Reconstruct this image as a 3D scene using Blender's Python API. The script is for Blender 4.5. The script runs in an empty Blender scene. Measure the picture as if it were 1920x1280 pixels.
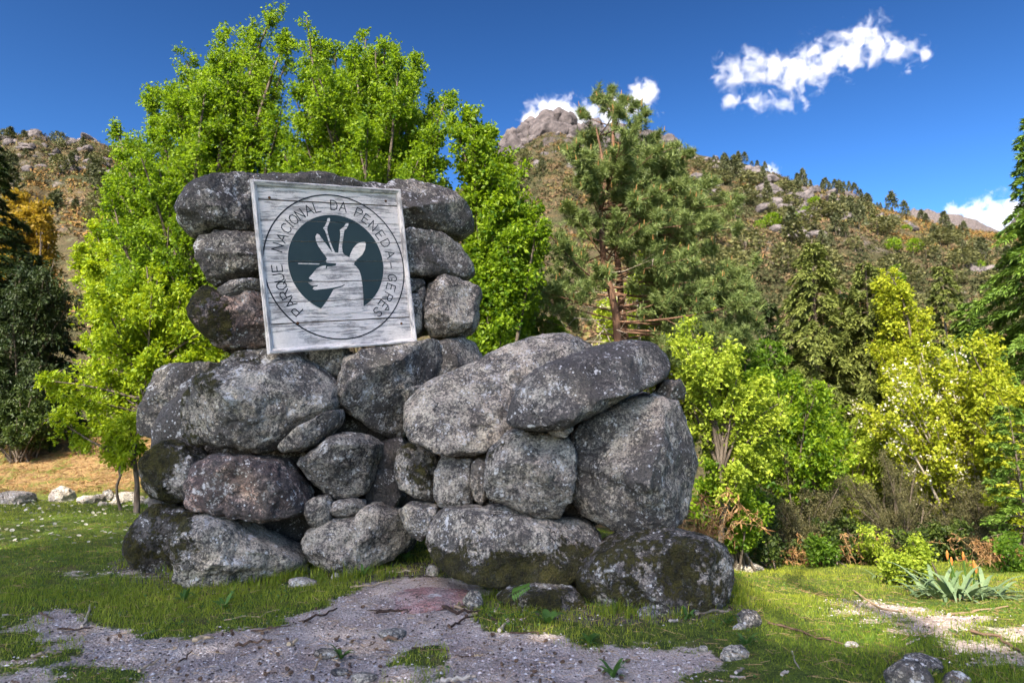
import bpy, bmesh, math
import numpy as np
from mathutils import Vector
from mathutils.geometry import tessellate_polygon

rng = np.random.default_rng(7)
R = math.radians
sc = bpy.context.scene

# ------------------------------------------------------------------ camera
FPX, YH = 1274.0, 800.0                     # focal length in pixels of the 1920 px photograph, horizon row
CAM_H = 1.3
PITCH = math.atan((YH - 640) / FPX)
cam_d = bpy.data.cameras.new('camera')
cam_d.sensor_width = 36.0
cam_d.lens = 36.0 * FPX / 1920
cam_d.clip_end = 20000
cam_d.clip_start = 0.05
cam_d.dof.use_dof = True
cam_d.dof.focus_distance = 6.0
cam_d.dof.aperture_fstop = 2.2
cam = bpy.data.objects.new('camera', cam_d)
sc.collection.objects.link(cam)
cam.location = (0, 0, CAM_H)
cam.rotation_euler = (math.pi / 2 + PITCH, 0, 0)
sc.camera = cam

# ------------------------------------------------------------------ sky, sun, exposure
SUN_EL = R(42)
SUN_TRAVEL = np.array([0.38, 0.92])         # horizontal direction the light travels
SUN_TRAVEL = SUN_TRAVEL / np.linalg.norm(SUN_TRAVEL)
world = bpy.data.worlds.new("World")
sc.world = world
world.use_nodes = True
wn = world.node_tree
sky = wn.nodes.new('ShaderNodeTexSky')
sky.sky_type = 'NISHITA'
sky.sun_disc = False
sky.sun_elevation = SUN_EL
sky.sun_rotation = math.atan2(-SUN_TRAVEL[0], -SUN_TRAVEL[1])
sky.altitude = 700
sky.air_density = 1.0
sky.dust_density = 3.5
sky.ozone_density = 2.5
# one contrast curve for the whole sky: c -> pivot * (c / pivot) ** g
def sky_scale(src, k):
    nd = wn.nodes.new('ShaderNodeVectorMath'); nd.operation = 'SCALE'
    wn.links.new(src, nd.inputs[0]); nd.inputs['Scale'].default_value = k
    return nd.outputs[0]
SKY_PIVOT, SKY_G = 5.5, 2.2
gam = wn.nodes.new('ShaderNodeGamma')
gam.inputs['Gamma'].default_value = SKY_G
wn.links.new(sky_scale(sky.outputs[0], 1 / SKY_PIVOT), gam.inputs[0])
hs = wn.nodes.new('ShaderNodeHueSaturation')
hs.inputs['Hue'].default_value = 0.49
wn.links.new(sky_scale(gam.outputs[0], SKY_PIVOT), hs.inputs['Color'])
wn.links.new(hs.outputs[0], wn.nodes['Background'].inputs[0])
wn.nodes['Background'].inputs[1].default_value = 0.15
sun_d = bpy.data.lights.new('sun', 'SUN')
sun_d.energy = 5.0
sun_d.angle = R(0.5)
sun_d.color = (1.0, 0.92, 0.76)
sun = bpy.data.objects.new('sun', sun_d)
sc.collection.objects.link(sun)
SUN_DIR = Vector((SUN_TRAVEL[0] * math.cos(SUN_EL), SUN_TRAVEL[1] * math.cos(SUN_EL), -math.sin(SUN_EL)))
sun.rotation_euler = SUN_DIR.to_track_quat('-Z', 'Y').to_euler()
sun.location = (-10, -25, 30)
sc.view_settings.view_transform = 'Standard'
sc.view_settings.look = 'None'
sc.view_settings.gamma = 1.0
sc.view_settings.use_curve_mapping = False
sc.view_settings.exposure = 1.25
sc.render.engine = 'CYCLES'
cy = sc.cycles
cy.use_denoising = True
cy.max_bounces = 8
cy.diffuse_bounces = 3
cy.glossy_bounces = 2
cy.transmission_bounces = 3
cy.transparent_max_bounces = 4
cy.volume_bounces = 8
cy.sample_clamp_indirect = 4.0

# ------------------------------------------------------------------ helpers
def ray(px, py):
    a = (np.asarray(px, float) - 960) / FPX
    b = (640 - np.asarray(py, float)) / FPX
    return np.stack([a, math.cos(PITCH) - b * math.sin(PITCH), math.sin(PITCH) + b * math.cos(PITCH)], -1)

def at(px, py, Y):
    """world point that stands at distance Y along the view axis under picture point (px, py)"""
    r = ray(px, py)
    return r * (np.asarray(Y, float) / r[..., 1])[..., None] + np.array([0, 0, CAM_H])

def ss(a, b, x):
    t = np.clip((np.asarray(x, float) - a) / (b - a), 0, 1)
    return t * t * (3 - 2 * t)

def hash3(ix, iy, iz, seed=0):
    h = (ix * 374761393 + iy * 668265263 + iz * 2147483647 + seed * 1274126177) & 0xFFFFFFFF
    h = ((h ^ (h >> 13)) * 1274126177) & 0xFFFFFFFF
    h = ((h ^ (h >> 16)) * 2246822519) & 0xFFFFFFFF
    h = h ^ (h >> 15)
    return (h & 0xFFFFFF) / float(0xFFFFFF)

def noise3(P, seed=0):
    P = np.asarray(P, float)
    I = np.floor(P).astype(np.int64)
    Fr = P - I
    U = Fr * Fr * Fr * (Fr * (Fr * 6 - 15) + 10)
    out = 0
    for dx in (0, 1):
        wx = U[..., 0] if dx else 1 - U[..., 0]
        for dy in (0, 1):
            wy = U[..., 1] if dy else 1 - U[..., 1]
            for dz in (0, 1):
                wz = U[..., 2] if dz else 1 - U[..., 2]
                out = out + wx * wy * wz * hash3(I[..., 0] + dx, I[..., 1] + dy, I[..., 2] + dz, seed)
    return out * 2 - 1

def fbm(P, octaves=4, seed=0, gain=0.5):
    P = np.asarray(P, float)
    v, a, t = 0, 1.0, 0
    for o in range(octaves):
        v = v + a * noise3(P * 2.03 ** o + 17.3 * o, seed + o)
        t += a
        a *= gain
    return v / t

def fbm2(x, y, s, octaves=4, seed=0):
    return fbm(np.stack([np.asarray(x) * s, np.asarray(y) * s, np.zeros_like(np.asarray(x, float)) + seed * 3.1], -1), octaves, seed)

def norm(v):
    return v / np.maximum(np.linalg.norm(v, axis=-1, keepdims=True), 1e-9)

def tag(o, label=None, cat=None, group=None, kind=None):
    if label: o['label'] = label
    if cat: o['category'] = cat
    if group: o['group'] = group
    if kind: o['kind'] = kind
    return o

def link(o, parent=None):
    sc.collection.objects.link(o)
    if parent is not None:
        o.parent = parent
    return o

def thing(name, loc, label, cat, group=None):
    o = bpy.data.objects.new(name, None)
    o.empty_display_size = 0.1
    o.location = loc
    link(o)
    return tag(o, label, cat, group)

def mesh_data(name, chunks, mats, origin=(0, 0, 0), smooth=False):
    """chunks: (verts (n,3), faces (m,k), material index, tint (m,) or None)"""
    Vs, loops, starts, mi, tints = [], [], [], [], []
    nv = nl = 0
    for V, F, m, t in chunks:
        V = np.asarray(V, float); F = np.asarray(F, np.int64)
        if len(F) == 0: continue
        Vs.append(V)
        loops.append((F + nv).ravel())
        k = F.shape[1]
        starts.append(nl + np.arange(len(F)) * k)
        mi.append(np.full(len(F), m))
        tints.append(np.zeros(len(F)) + (0.5 if t is None else t))
        nv += len(V); nl += F.size
    V = np.concatenate(Vs) - np.asarray(origin, float)
    L = np.concatenate(loops); S = np.concatenate(starts)
    me = bpy.data.meshes.new(name)
    me.vertices.add(len(V)); me.vertices.foreach_set('co', V.astype(np.float32).ravel())
    me.loops.add(len(L)); me.loops.foreach_set('vertex_index', L.astype(np.int32))
    me.polygons.add(len(S)); me.polygons.foreach_set('loop_start', S.astype(np.int32))
    me.polygons.foreach_set('material_index', np.concatenate(mi).astype(np.int32))
    me.polygons.foreach_set('use_smooth', np.full(len(S), smooth))
    at_ = me.attributes.new('tint', 'FLOAT', 'FACE')
    at_.data.foreach_set('value', np.concatenate(tints).astype(np.float32))
    me.update(calc_edges=True)
    me.validate()
    for m in (mats if isinstance(mats, (list, tuple)) else [mats]):
        me.materials.append(m)
    return me

def mesh_obj(name, chunks, mats, parent=None, origin=(0, 0, 0), smooth=False, place=True):
    o = bpy.data.objects.new(name, mesh_data(name, chunks, mats, origin, smooth))
    if parent is None and place:
        o.location = origin
    return link(o, parent)

def tubes(P0, P1, r0, r1, sides=5):
    P0 = np.asarray(P0, float); P1 = np.asarray(P1, float)
    d = norm(P1 - P0)
    ref = np.where(np.abs(d[:, 2:3]) > 0.9, np.array([[1., 0, 0]]), np.array([[0, 0, 1.]]))
    u = norm(np.cross(d, ref)); v = np.cross(d, u)
    a = np.arange(sides) / sides * 2 * np.pi
    ring = u[:, None] * np.cos(a)[None, :, None] + v[:, None] * np.sin(a)[None, :, None]
    A = P0[:, None] + ring * np.reshape(r0, (-1, 1, 1))
    B = P1[:, None] + ring * np.reshape(r1, (-1, 1, 1))
    V = np.concatenate([A, B], 1).reshape(-1, 3)
    i = np.arange(sides); j = (i + 1) % sides
    f = np.stack([i, j, j + sides, i + sides], -1)
    F = (f[None] + (np.arange(len(P0)) * 2 * sides)[:, None, None]).reshape(-1, 4)
    return V, F

def tube_path(P, r, sides=6, seed=0):
    """one bent tapered tube through points P with closed ends"""
    P = np.asarray(P, float); r = np.asarray(r, float)
    d = norm(np.gradient(P, axis=0))
    ref = np.array([0, 0, 1.]) if abs(d[0, 2]) < 0.8 else np.array([1., 0, 0])
    u = norm(np.cross(d, ref)); v = np.cross(d, u)
    a = np.arange(sides) / sides * 2 * np.pi
    V = (P[:, None] + (u[:, None] * np.cos(a)[None, :, None] + v[:, None] * np.sin(a)[None, :, None]) * r[:, None, None]).reshape(-1, 3)
    F = []
    for k in range(len(P) - 1):
        for i in range(sides):
            j = (i + 1) % sides
            F.append((k * sides + i, k * sides + j, (k + 1) * sides + j, (k + 1) * sides + i))
    n = len(V)
    V = np.concatenate([V, P[:1], P[-1:]])
    m = (len(P) - 1) * sides
    T = [(n, (i + 1) % sides, i) for i in range(sides)] + [(n + 1, m + i, m + (i + 1) % sides) for i in range(sides)]
    return V, np.array(F), np.array(T)

def inside(poly, pts):
    poly = np.asarray(poly, float); x, y = pts[:, 0], pts[:, 1]
    c = np.zeros(len(pts), bool)
    j = len(poly) - 1
    for i in range(len(poly)):
        xi, yi = poly[i]; xj, yj = poly[j]
        if yi != yj:
            c ^= ((yi > y) != (yj > y)) & (x < (xj - xi) * (y - yi) / (yj - yi) + xi)
        j = i
    return c

def sdf(poly, pts):
    """signed distance, negative inside"""
    poly = np.asarray(poly, float)
    d = np.full(len(pts), 1e9)
    for i in range(len(poly)):
        a, b = poly[i - 1], poly[i]
        ab = b - a
        t = np.clip(((pts - a) @ ab) / max(ab @ ab, 1e-9), 0, 1)
        d = np.minimum(d, np.linalg.norm(pts - a - t[:, None] * ab, axis=1))
    return np.where(inside(poly, pts), -d, d)

def rand_in(poly, n, rs):
    poly = np.asarray(poly, float)
    lo, hi = poly.min(0), poly.max(0)
    out = np.zeros((0, 2))
    while len(out) < n:
        p = lo + rs.random((n * 3, 2)) * (hi - lo)
        out = np.concatenate([out, p[inside(poly, p)]])
    return out[:n]

# ------------------------------------------------------------------ materials
class NT:
    def __init__(s, name):
        s.m = bpy.data.materials.new(name); s.m.use_nodes = True
        s.t = s.m.node_tree; s.t.nodes.clear()
        s.out = s.t.nodes.new('ShaderNodeOutputMaterial')
    def n(s, typ, **kw):
        nd = s.t.nodes.new('ShaderNode' + typ)
        for k, v in kw.items(): setattr(nd, k, v)
        return nd
    def put(s, v, sock):
        if hasattr(v, 'is_linked') or isinstance(v, bpy.types.NodeSocket): s.t.links.new(v, sock)
        elif isinstance(v, (tuple, list)) and len(v) == 3 and sock.type == 'RGBA': sock.default_value = (*v, 1)
        else: sock.default_value = v
    def math(s, op, a, b=0.0, c=0.0, clamp=False):
        nd = s.n('Math', operation=op, use_clamp=clamp)
        s.put(a, nd.inputs[0]); s.put(b, nd.inputs[1]); s.put(c, nd.inputs[2])
        return nd.outputs[0]
    def mix(s, f, a, b, blend='MIX'):
        nd = s.n('Mix', data_type='RGBA', blend_type=blend)
        s.put(f, nd.inputs[0]); s.put(a, nd.inputs[6]); s.put(b, nd.inputs[7])
        return nd.outputs[2]
    def coord(s, which='Object', scale=None, offset=None):
        c = s.n('TexCoord').outputs[which]
        if scale is None and offset is None: return c
        mp = s.n('Mapping'); s.put(c, mp.inputs[0])
        if scale is not None: mp.inputs['Scale'].default_value = scale
        if offset is not None: s.put(offset, mp.inputs['Location'])
        return mp.outputs[0]
    def noise(s, vec, scale, detail=4, rough=0.55, dist=0.0):
        nd = s.n('TexNoise'); s.put(vec, nd.inputs['Vector'])
        nd.inputs['Scale'].default_value = scale; nd.inputs['Detail'].default_value = detail
        nd.inputs['Roughness'].default_value = rough; nd.inputs['Distortion'].default_value = dist
        return nd.outputs[0]
    def voro(s, vec, scale, feature='F1', out=0):
        nd = s.n('TexVoronoi', feature=feature); s.put(vec, nd.inputs['Vector'])
        nd.inputs['Scale'].default_value = scale
        return nd.outputs[out]
    def rng(s, v, a, b, c=0.0, d=1.0):
        nd = s.n('MapRange'); s.put(v, nd.inputs[0])
        nd.inputs[1].default_value = a; nd.inputs[2].default_value = b
        nd.inputs[3].default_value = c; nd.inputs[4].default_value = d
        return nd.outputs[0]
    def attr(s, name, typ='GEOMETRY', out=2):
        nd = s.n('Attribute'); nd.attribute_name = name; nd.attribute_type = typ
        return nd.outputs[out]
    def bump(s, h, strength=0.5, dist=0.01, normal=None):
        nd = s.n('Bump'); s.put(h, nd.inputs['Height'])
        nd.inputs['Strength'].default_value = strength; nd.inputs['Distance'].default_value = dist
        if normal is not None: s.put(normal, nd.inputs['Normal'])
        return nd.outputs[0]
    def princ(s, col, rough=0.8, spec=0.3, normal=None):
        p = s.n('BsdfPrincipled'); s.put(col, p.inputs['Base Color'])
        s.put(rough, p.inputs['Roughness']); p.inputs['Specular IOR Level'].default_value = spec
        if normal is not None: s.put(normal, p.inputs['Normal'])
        return p.outputs[0]
    def end(s, sh):
        s.t.links.new(sh, s.out.inputs[0]); return s.m

def leaf_mat(name, c1, c2, tr, mix=0.45, rough=0.5, spec=0.25):
    n = NT(name)
    t = n.attr('tint')
    col = n.mix(t, c1, c2)
    p = n.princ(col, rough, spec)
    tl = n.n('BsdfTranslucent')
    n.put(n.mix(t, tuple(x * 0.75 for x in tr), tr), tl.inputs['Color'])
    ms = n.n('MixShader'); ms.inputs[0].default_value = mix
    n.t.links.new(p, ms.inputs[1]); n.t.links.new(tl.outputs[0], ms.inputs[2])
    return n.end(ms.outputs[0])

def bark_mat(name, c1, c2, scale=12):
    n = NT(name)
    v = n.coord('Object', (1, 1, 0.25))
    a = n.noise(v, scale, 6, 0.65)
    col = n.mix(n.rng(a, 0.35, 0.65), c1, c2)
    return n.end(n.princ(col, 0.9, 0.1, n.bump(a, 0.8, 0.02)))

def flat_mat(name, c1, c2, scale=8, rough=0.85, bump=0.3, spec=0.2):
    n = NT(name)
    a = n.noise(n.coord('Object'), scale, 6, 0.65)
    t = n.attr('tint')
    col = n.mix(n.rng(n.math('ADD', a, n.math('MULTIPLY', n.math('SUBTRACT', t, 0.5), 0.35)), 0.35, 0.65), c1, c2)
    return n.end(n.princ(col, rough, spec, n.bump(a, bump, 0.02)))

def granite_mat(name, base, pink=(0.30, 0.21, 0.19), pinkness=0.0):
    """speckled granite with black and white lichen; moss and crust amounts come from the object"""
    n = NT(name)
    oi = n.n('ObjectInfo').outputs['Random']
    comb = n.n('CombineXYZ')
    n.put(n.math('MULTIPLY', oi, 37.0), comb.inputs[0]); n.put(n.math('MULTIPLY', oi, 91.0), comb.inputs[1])
    v = n.coord('Object', None, comb.outputs[0])
    big = n.noise(v, 2.2, 5, 0.6)
    mid = n.noise(v, 9, 6, 0.7)
    fine = n.noise(v, 55, 4, 0.7)
    grain = n.voro(v, 95)
    tone = n.mix(n.rng(big, 0.3, 0.7), tuple(x * 0.72 for x in base), tuple(min(1, x * 1.25) for x in base))
    tone = n.mix(n.math('MULTIPLY', n.rng(n.noise(v, 5, 5, 0.6), 0.42, 0.62), 0.25 + pinkness), tone, pink)
    tone = n.mix(1.0, tone, n.mix(oi, (0.78, 0.78, 0.80), (1.16, 1.12, 1.06)), 'MULTIPLY')
    # mineral grain
    tone = n.mix(n.rng(fine, 0.40, 0.58), n.mix(0.72, tone, (0.03, 0.028, 0.028)), tone)
    tone = n.mix(n.math('MULTIPLY', n.rng(grain, 0.35, 0.15), 0.35), tone, (0.55, 0.53, 0.52))
    # black lichen crust, broken up at two scales; filler stones use it as painted shade
    crust_or_shade = n.attr('crust_or_shade', 'OBJECT')
    dk = n.math('ADD', n.math('ADD', n.math('MULTIPLY', n.noise(v, 3.4, 6, 0.68), 0.75), n.math('MULTIPLY', n.noise(v, 30, 6, 0.8), 0.95)), crust_or_shade)
    dkf = n.rng(dk, 0.785, 0.87)
    tone = n.mix(n.math('MULTIPLY', dkf, 0.80), tone, (0.022, 0.021, 0.024))
    # pale lichen blotches
    wl = n.math('ADD', n.math('MULTIPLY', n.noise(v, 7.5, 6, 0.72), 0.8), n.math('MULTIPLY', n.noise(v, 34, 4, 0.7), 0.5))
    tone = n.mix(n.math('MULTIPLY', n.rng(wl, 0.72, 0.78), 0.85), tone, (0.60, 0.59, 0.56))
    sp = n.math('LESS_THAN', n.voro(v, 17), 0.16)
    spm = n.math('MULTIPLY', sp, n.math('GREATER_THAN', n.noise(v, 4.3, 3), 0.52))
    tone = n.mix(n.math('MULTIPLY', spm, 0.75), tone, (0.6, 0.6, 0.58))
    # water stains and hairline cracks
    stv = n.coord('Object', (5, 5, 0.7), comb.outputs[0])
    tone = n.mix(n.math('MULTIPLY', n.rng(n.noise(stv, 1.6, 5, 0.65), 0.54, 0.66), 0.55), tone, (0.05, 0.045, 0.042))
    wv = n.n('VectorMath', operation='ADD'); n.put(v, wv.inputs[0])
    ncol = n.n('TexNoise'); n.put(v, ncol.inputs['Vector']); ncol.inputs['Scale'].default_value = 2.5; ncol.inputs['Detail'].default_value = 5
    n.put(ncol.outputs['Color'], wv.inputs[1])
    ck = n.math('LESS_THAN', n.voro(wv.outputs[0], 1.7, 'DISTANCE_TO_EDGE'), 0.011)
    ck = n.math('MULTIPLY', ck, n.math('GREATER_THAN', n.noise(v, 1.9, 2), 0.54))
    tone = n.mix(n.math('MULTIPLY', ck, 0.8), tone, (0.02, 0.018, 0.016))
    # moss
    sx = n.n('SeparateXYZ'); n.put(n.coord('Object'), sx.inputs[0])
    ms = n.math('ADD', n.math('ADD', n.noise(v, 3.2, 5, 0.65), n.math('MULTIPLY', n.math('SUBTRACT', n.noise(v, 22, 4, 0.7), 0.5), 0.55)),
                n.attr('moss', 'OBJECT'))
    ms = n.math('ADD', ms, n.math('MULTIPLY', sx.outputs[2], n.attr('moss_up', 'OBJECT')))
    ms = n.math('ADD', ms, n.math('MULTIPLY', sx.outputs[0], n.attr('moss_side', 'OBJECT')))
    mf = n.rng(ms, 0.53, 0.61)
    mosscol = n.mix(n.rng(n.math('ADD', n.math('MULTIPLY', n.noise(v, 11, 4), .6), n.math('MULTIPLY', n.noise(v, 85, 3, .7), .5)), .42, .68), (0.010, 0.010, 0.004), (0.085, 0.075, 0.012))
    tone = n.mix(n.math('MULTIPLY', mf, 0.93), tone, mosscol)
    h = n.math('ADD', n.math('MULTIPLY', mid, 0.7), n.math('MULTIPLY', fine, 0.25))
    h = n.math('ADD', h, n.math('MULTIPLY', n.math('MULTIPLY', mf, n.noise(v, 70, 3)), 1.4))
    return n.end(n.princ(tone, 0.86, 0.25, n.bump(n.math('SUBTRACT', h, n.math('MULTIPLY', ck, 0.8)), 1.0, 0.045)))

M = {}
M['granite'] = granite_mat('granite', (0.53, 0.485, 0.39))
M['granite_pink'] = granite_mat('pink granite', (0.50, 0.40, 0.34), (0.52, 0.31, 0.24), 0.35)
M['granite_far'] = flat_mat('far granite', (0.042, 0.037, 0.036), (0.135, 0.117, 0.112), 0.9, 0.9, 0.6)
M['rose'] = granite_mat('rose granite', (0.50, 0.36, 0.33), (0.55, 0.27, 0.24), 0.7)
M['crag'] = flat_mat('crag granite', (0.028, 0.024, 0.024), (0.105, 0.09, 0.087), 0.9, 0.9, 0.8)
M['beech'] = leaf_mat('fresh beech leaf', (0.15, 0.245, 0.012), (0.29, 0.37, 0.015), (0.40, 0.50, 0.014))
M['lime'] = leaf_mat('young green leaf', (0.040, 0.100, 0.007), (0.21, 0.30, 0.013), (0.27, 0.42, 0.012))
M['lime_dark'] = leaf_mat('deep green leaf', (0.05, 0.11, 0.010), (0.11, 0.19, 0.013), (0.15, 0.28, 0.012))
M['bright'] = leaf_mat('light green leaf', (0.20, 0.28, 0.025), (0.34, 0.41, 0.04), (0.42, 0.52, 0.03))
M['yellow'] = leaf_mat('yellow green leaf', (0.20, 0.26, 0.014), (0.38, 0.40, 0.03), (0.46, 0.50, 0.02))
M['orange'] = leaf_mat('orange spring leaf', (0.20, 0.14, 0.012), (0.34, 0.22, 0.02), (0.36, 0.26, 0.02))
M['blossom'] = leaf_mat('white blossom', (0.60, 0.55, 0.42), (0.75, 0.72, 0.62), (0.5, 0.48, 0.38))
M['pine'] = leaf_mat('pine needle', (0.060, 0.10, 0.026), (0.20, 0.25, 0.075), (0.16, 0.22, 0.04), 0.25)
M['pine_bud'] = leaf_mat('pine shoot', (0.30, 0.16, 0.05), (0.36, 0.20, 0.08), (0.2, 0.1, 0.03), 0.2)
M['cypress'] = leaf_mat('cypress frond', (0.070, 0.095, 0.022), (0.19, 0.22, 0.05), (0.16, 0.20, 0.03), 0.25)
M['cedar'] = leaf_mat('cedar frond', (0.055, 0.115, 0.02), (0.16, 0.25, 0.035), (0.17, 0.28, 0.02), 0.3)
M['dark_conifer'] = leaf_mat('dark conifer frond', (0.013, 0.028, 0.010), (0.048, 0.070, 0.018), (0.04, 0.065, 0.012), 0.25)  # left evergreens stand unshaded; their shade is put into this leaf colour
M['heath'] = leaf_mat('grey heath sprig', (0.050, 0.052, 0.020), (0.135, 0.125, 0.050), (0.10, 0.10, 0.03), 0.25)
M['under'] = leaf_mat('dark bramble leaf', (0.025, 0.045, 0.012), (0.07, 0.10, 0.015), (0.07, 0.11, 0.01), 0.3)
M['bracken'] = leaf_mat('dead bracken', (0.13, 0.06, 0.022), (0.40, 0.235, 0.095), (0.2, 0.10, 0.03), 0.3)
M['strap'] = leaf_mat('grey green strap leaf', (0.11, 0.17, 0.075), (0.19, 0.26, 0.13), (0.14, 0.2, 0.06), 0.2)
M['weed'] = leaf_mat('weed leaf', (0.05, 0.11, 0.02), (0.10, 0.20, 0.04), (0.10, 0.2, 0.02), 0.3)
M['grass'] = leaf_mat('grass blade', (0.075, 0.165, 0.014), (0.36, 0.38, 0.04), (0.34, 0.40, 0.016), 0.35)
M['shade_leaf'] = leaf_mat('broad tree leaf', (0.07, 0.11, 0.02), (0.11, 0.16, 0.03), (0.10, 0.15, 0.02), 0.3)
M['bark'] = bark_mat('grey brown bark', (0.05, 0.04, 0.03), (0.16, 0.13, 0.10))
M['pine_bark'] = bark_mat('red pine bark', (0.055, 0.034, 0.024), (0.21, 0.12, 0.075), 9)
M['pale_bark'] = bark_mat('pale bark', (0.22, 0.19, 0.15), (0.42, 0.37, 0.30))
M['dead_twig'] = flat_mat('dry grey twig', (0.20, 0.16, 0.12), (0.46, 0.40, 0.33), 14)

# ------------------------------------------------------------------ terrain function
def gz(x, y):
    x = np.asarray(x, float); y = np.asarray(y, float)
    sl = ss(-0.5, -3.5, x)
    z = 1.15 * ss(12.4, 17, y) * sl
    sr = ss(0.9, 3.4, x)
    z = z - 1.22 * np.clip((y - 4.9) / 9, 0, 1) ** 0.85 * sr
    z = z - 0.9 * ss(8, 16, y) * (1 - sl) * (1 - sr)
    z = z - 4.0 * ss(26, 60, y)
    z = z + 0.045 * fbm2(x, y, 0.7, 3, 3) + 0.018 * fbm2(x, y, 3.1, 3, 5)
    return z

def ground_at(px, py):
    """world point of the ground seen at a picture point"""
    r = ray(px, py)
    t = np.linspace(1.5, 40, 4000)
    P = r[None] * t[:, None] + np.array([0, 0, CAM_H])
    below = np.nonzero(P[:, 2] < gz(P[:, 0], P[:, 1]))[0]
    return P[below[0]] if len(below) else P[-1]

def gpoly(pts):
    return np.array([ground_at(*p)[:2] for p in pts])

# ------------------------------------------------------------------ ground
GRAVEL = [[(40, 1155), (75, 1140), (130, 1128), (175, 1140), (215, 1168), (250, 1195), (330, 1205), (420, 1180), (500, 1168), (560, 1150),
           (620, 1128), (690, 1098), (740, 1080), (800, 1072), (870, 1085), (945, 1110), (1000, 1135), (1045, 1185), (1110, 1225),
           (1190, 1215), (1270, 1222), (1330, 1245), (1370, 1275), (1300, 1400), (900, 1700), (200, 1600), (140, 1330), (210, 1260), (120, 1205), (60, 1190)],
          [(1590, 1118), (1640, 1118), (1700, 1135), (1760, 1140), (1740, 1160), (1650, 1162), (1590, 1145)],
          [(1690, 1165), (1760, 1150), (1850, 1152), (1830, 1175), (1700, 1182)],
          [(1850, 1180), (1960, 1165), (2100, 1200), (2050, 1270), (1930, 1265), (1850, 1235), (1800, 1210)],
          [(-80, 1250), (60, 1235), (180, 1262), (190, 1400), (-100, 1500)],
          [(150, 1068), (290, 1064), (285, 1078), (160, 1080)]]
GRAVEL_W = [gpoly(p) for p in GRAVEL]
MOUND = gpoly([(255, 1060), (345, 1088), (470, 1096), (560, 1080), (700, 1085), (800, 1090), (950, 1120), (1070, 1150), (1250, 1150), (1370, 1118), (1360, 1100), (255, 1050)])

def gravel_amount(x, y):
    p = np.stack([x, y], -1)
    g = np.zeros(len(p))
    near = (np.abs(x) < 9) & (y > 0.2) & (y < 14)
    if near.any():
        q = p[near]
        w = 0.28 * fbm2(q[:, 0], q[:, 1], 1.9, 5, 11) + 0.22 * fbm2(q[:, 0], q[:, 1], 7.0, 3, 12)
        gg = np.zeros(len(q))
        for k, poly in enumerate(GRAVEL_W):
            soft = 0.24 if k == 0 else 0.30
            gg = np.maximum(gg, (1.0 if k == 0 else 0.8) * ss(soft, -soft, sdf(poly, q) + w))
        tuft = ss(0.12, 0.42, fbm2(q[:, 0], q[:, 1], 1.9, 3, 31))       # tufts of grass in the gravel
        gg = gg * (1 - 0.75 * tuft)
        g[near] = gg
    return g

def soil_amount(x, y):
    p = np.stack([x, y], -1)
    s = np.zeros(len(p))
    near = (np.abs(x) < 6) & (y > 3) & (y < 9)
    if near.any():
        s[near] = ss(0.45, 0.05, sdf(MOUND, p[near]) + 0.2 * fbm2(x[near], y[near], 2.5, 3, 13))
    return s

def bank_amount(x, y):
    n = fbm2(x, y, 0.45, 4, 21)
    left = ss(12.6, 13.3, y + 0.5 * n) * ss(-1.5, -3.5, x)
    right = ss(-0.2, 0.5, (y - 14.0 + 1.2 * n + 0.25 * (x - 4))) * ss(1.0, 3.0, x) * np.clip(.45 + fbm2(x, y, .9, 3, 44), 0, .8)
    back = ss(10, 12, y + n)
    return np.clip(np.maximum(np.maximum(left, right), back * ss(-4, -2, x) * ss(3.5, 2, x)), 0, 1)

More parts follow.
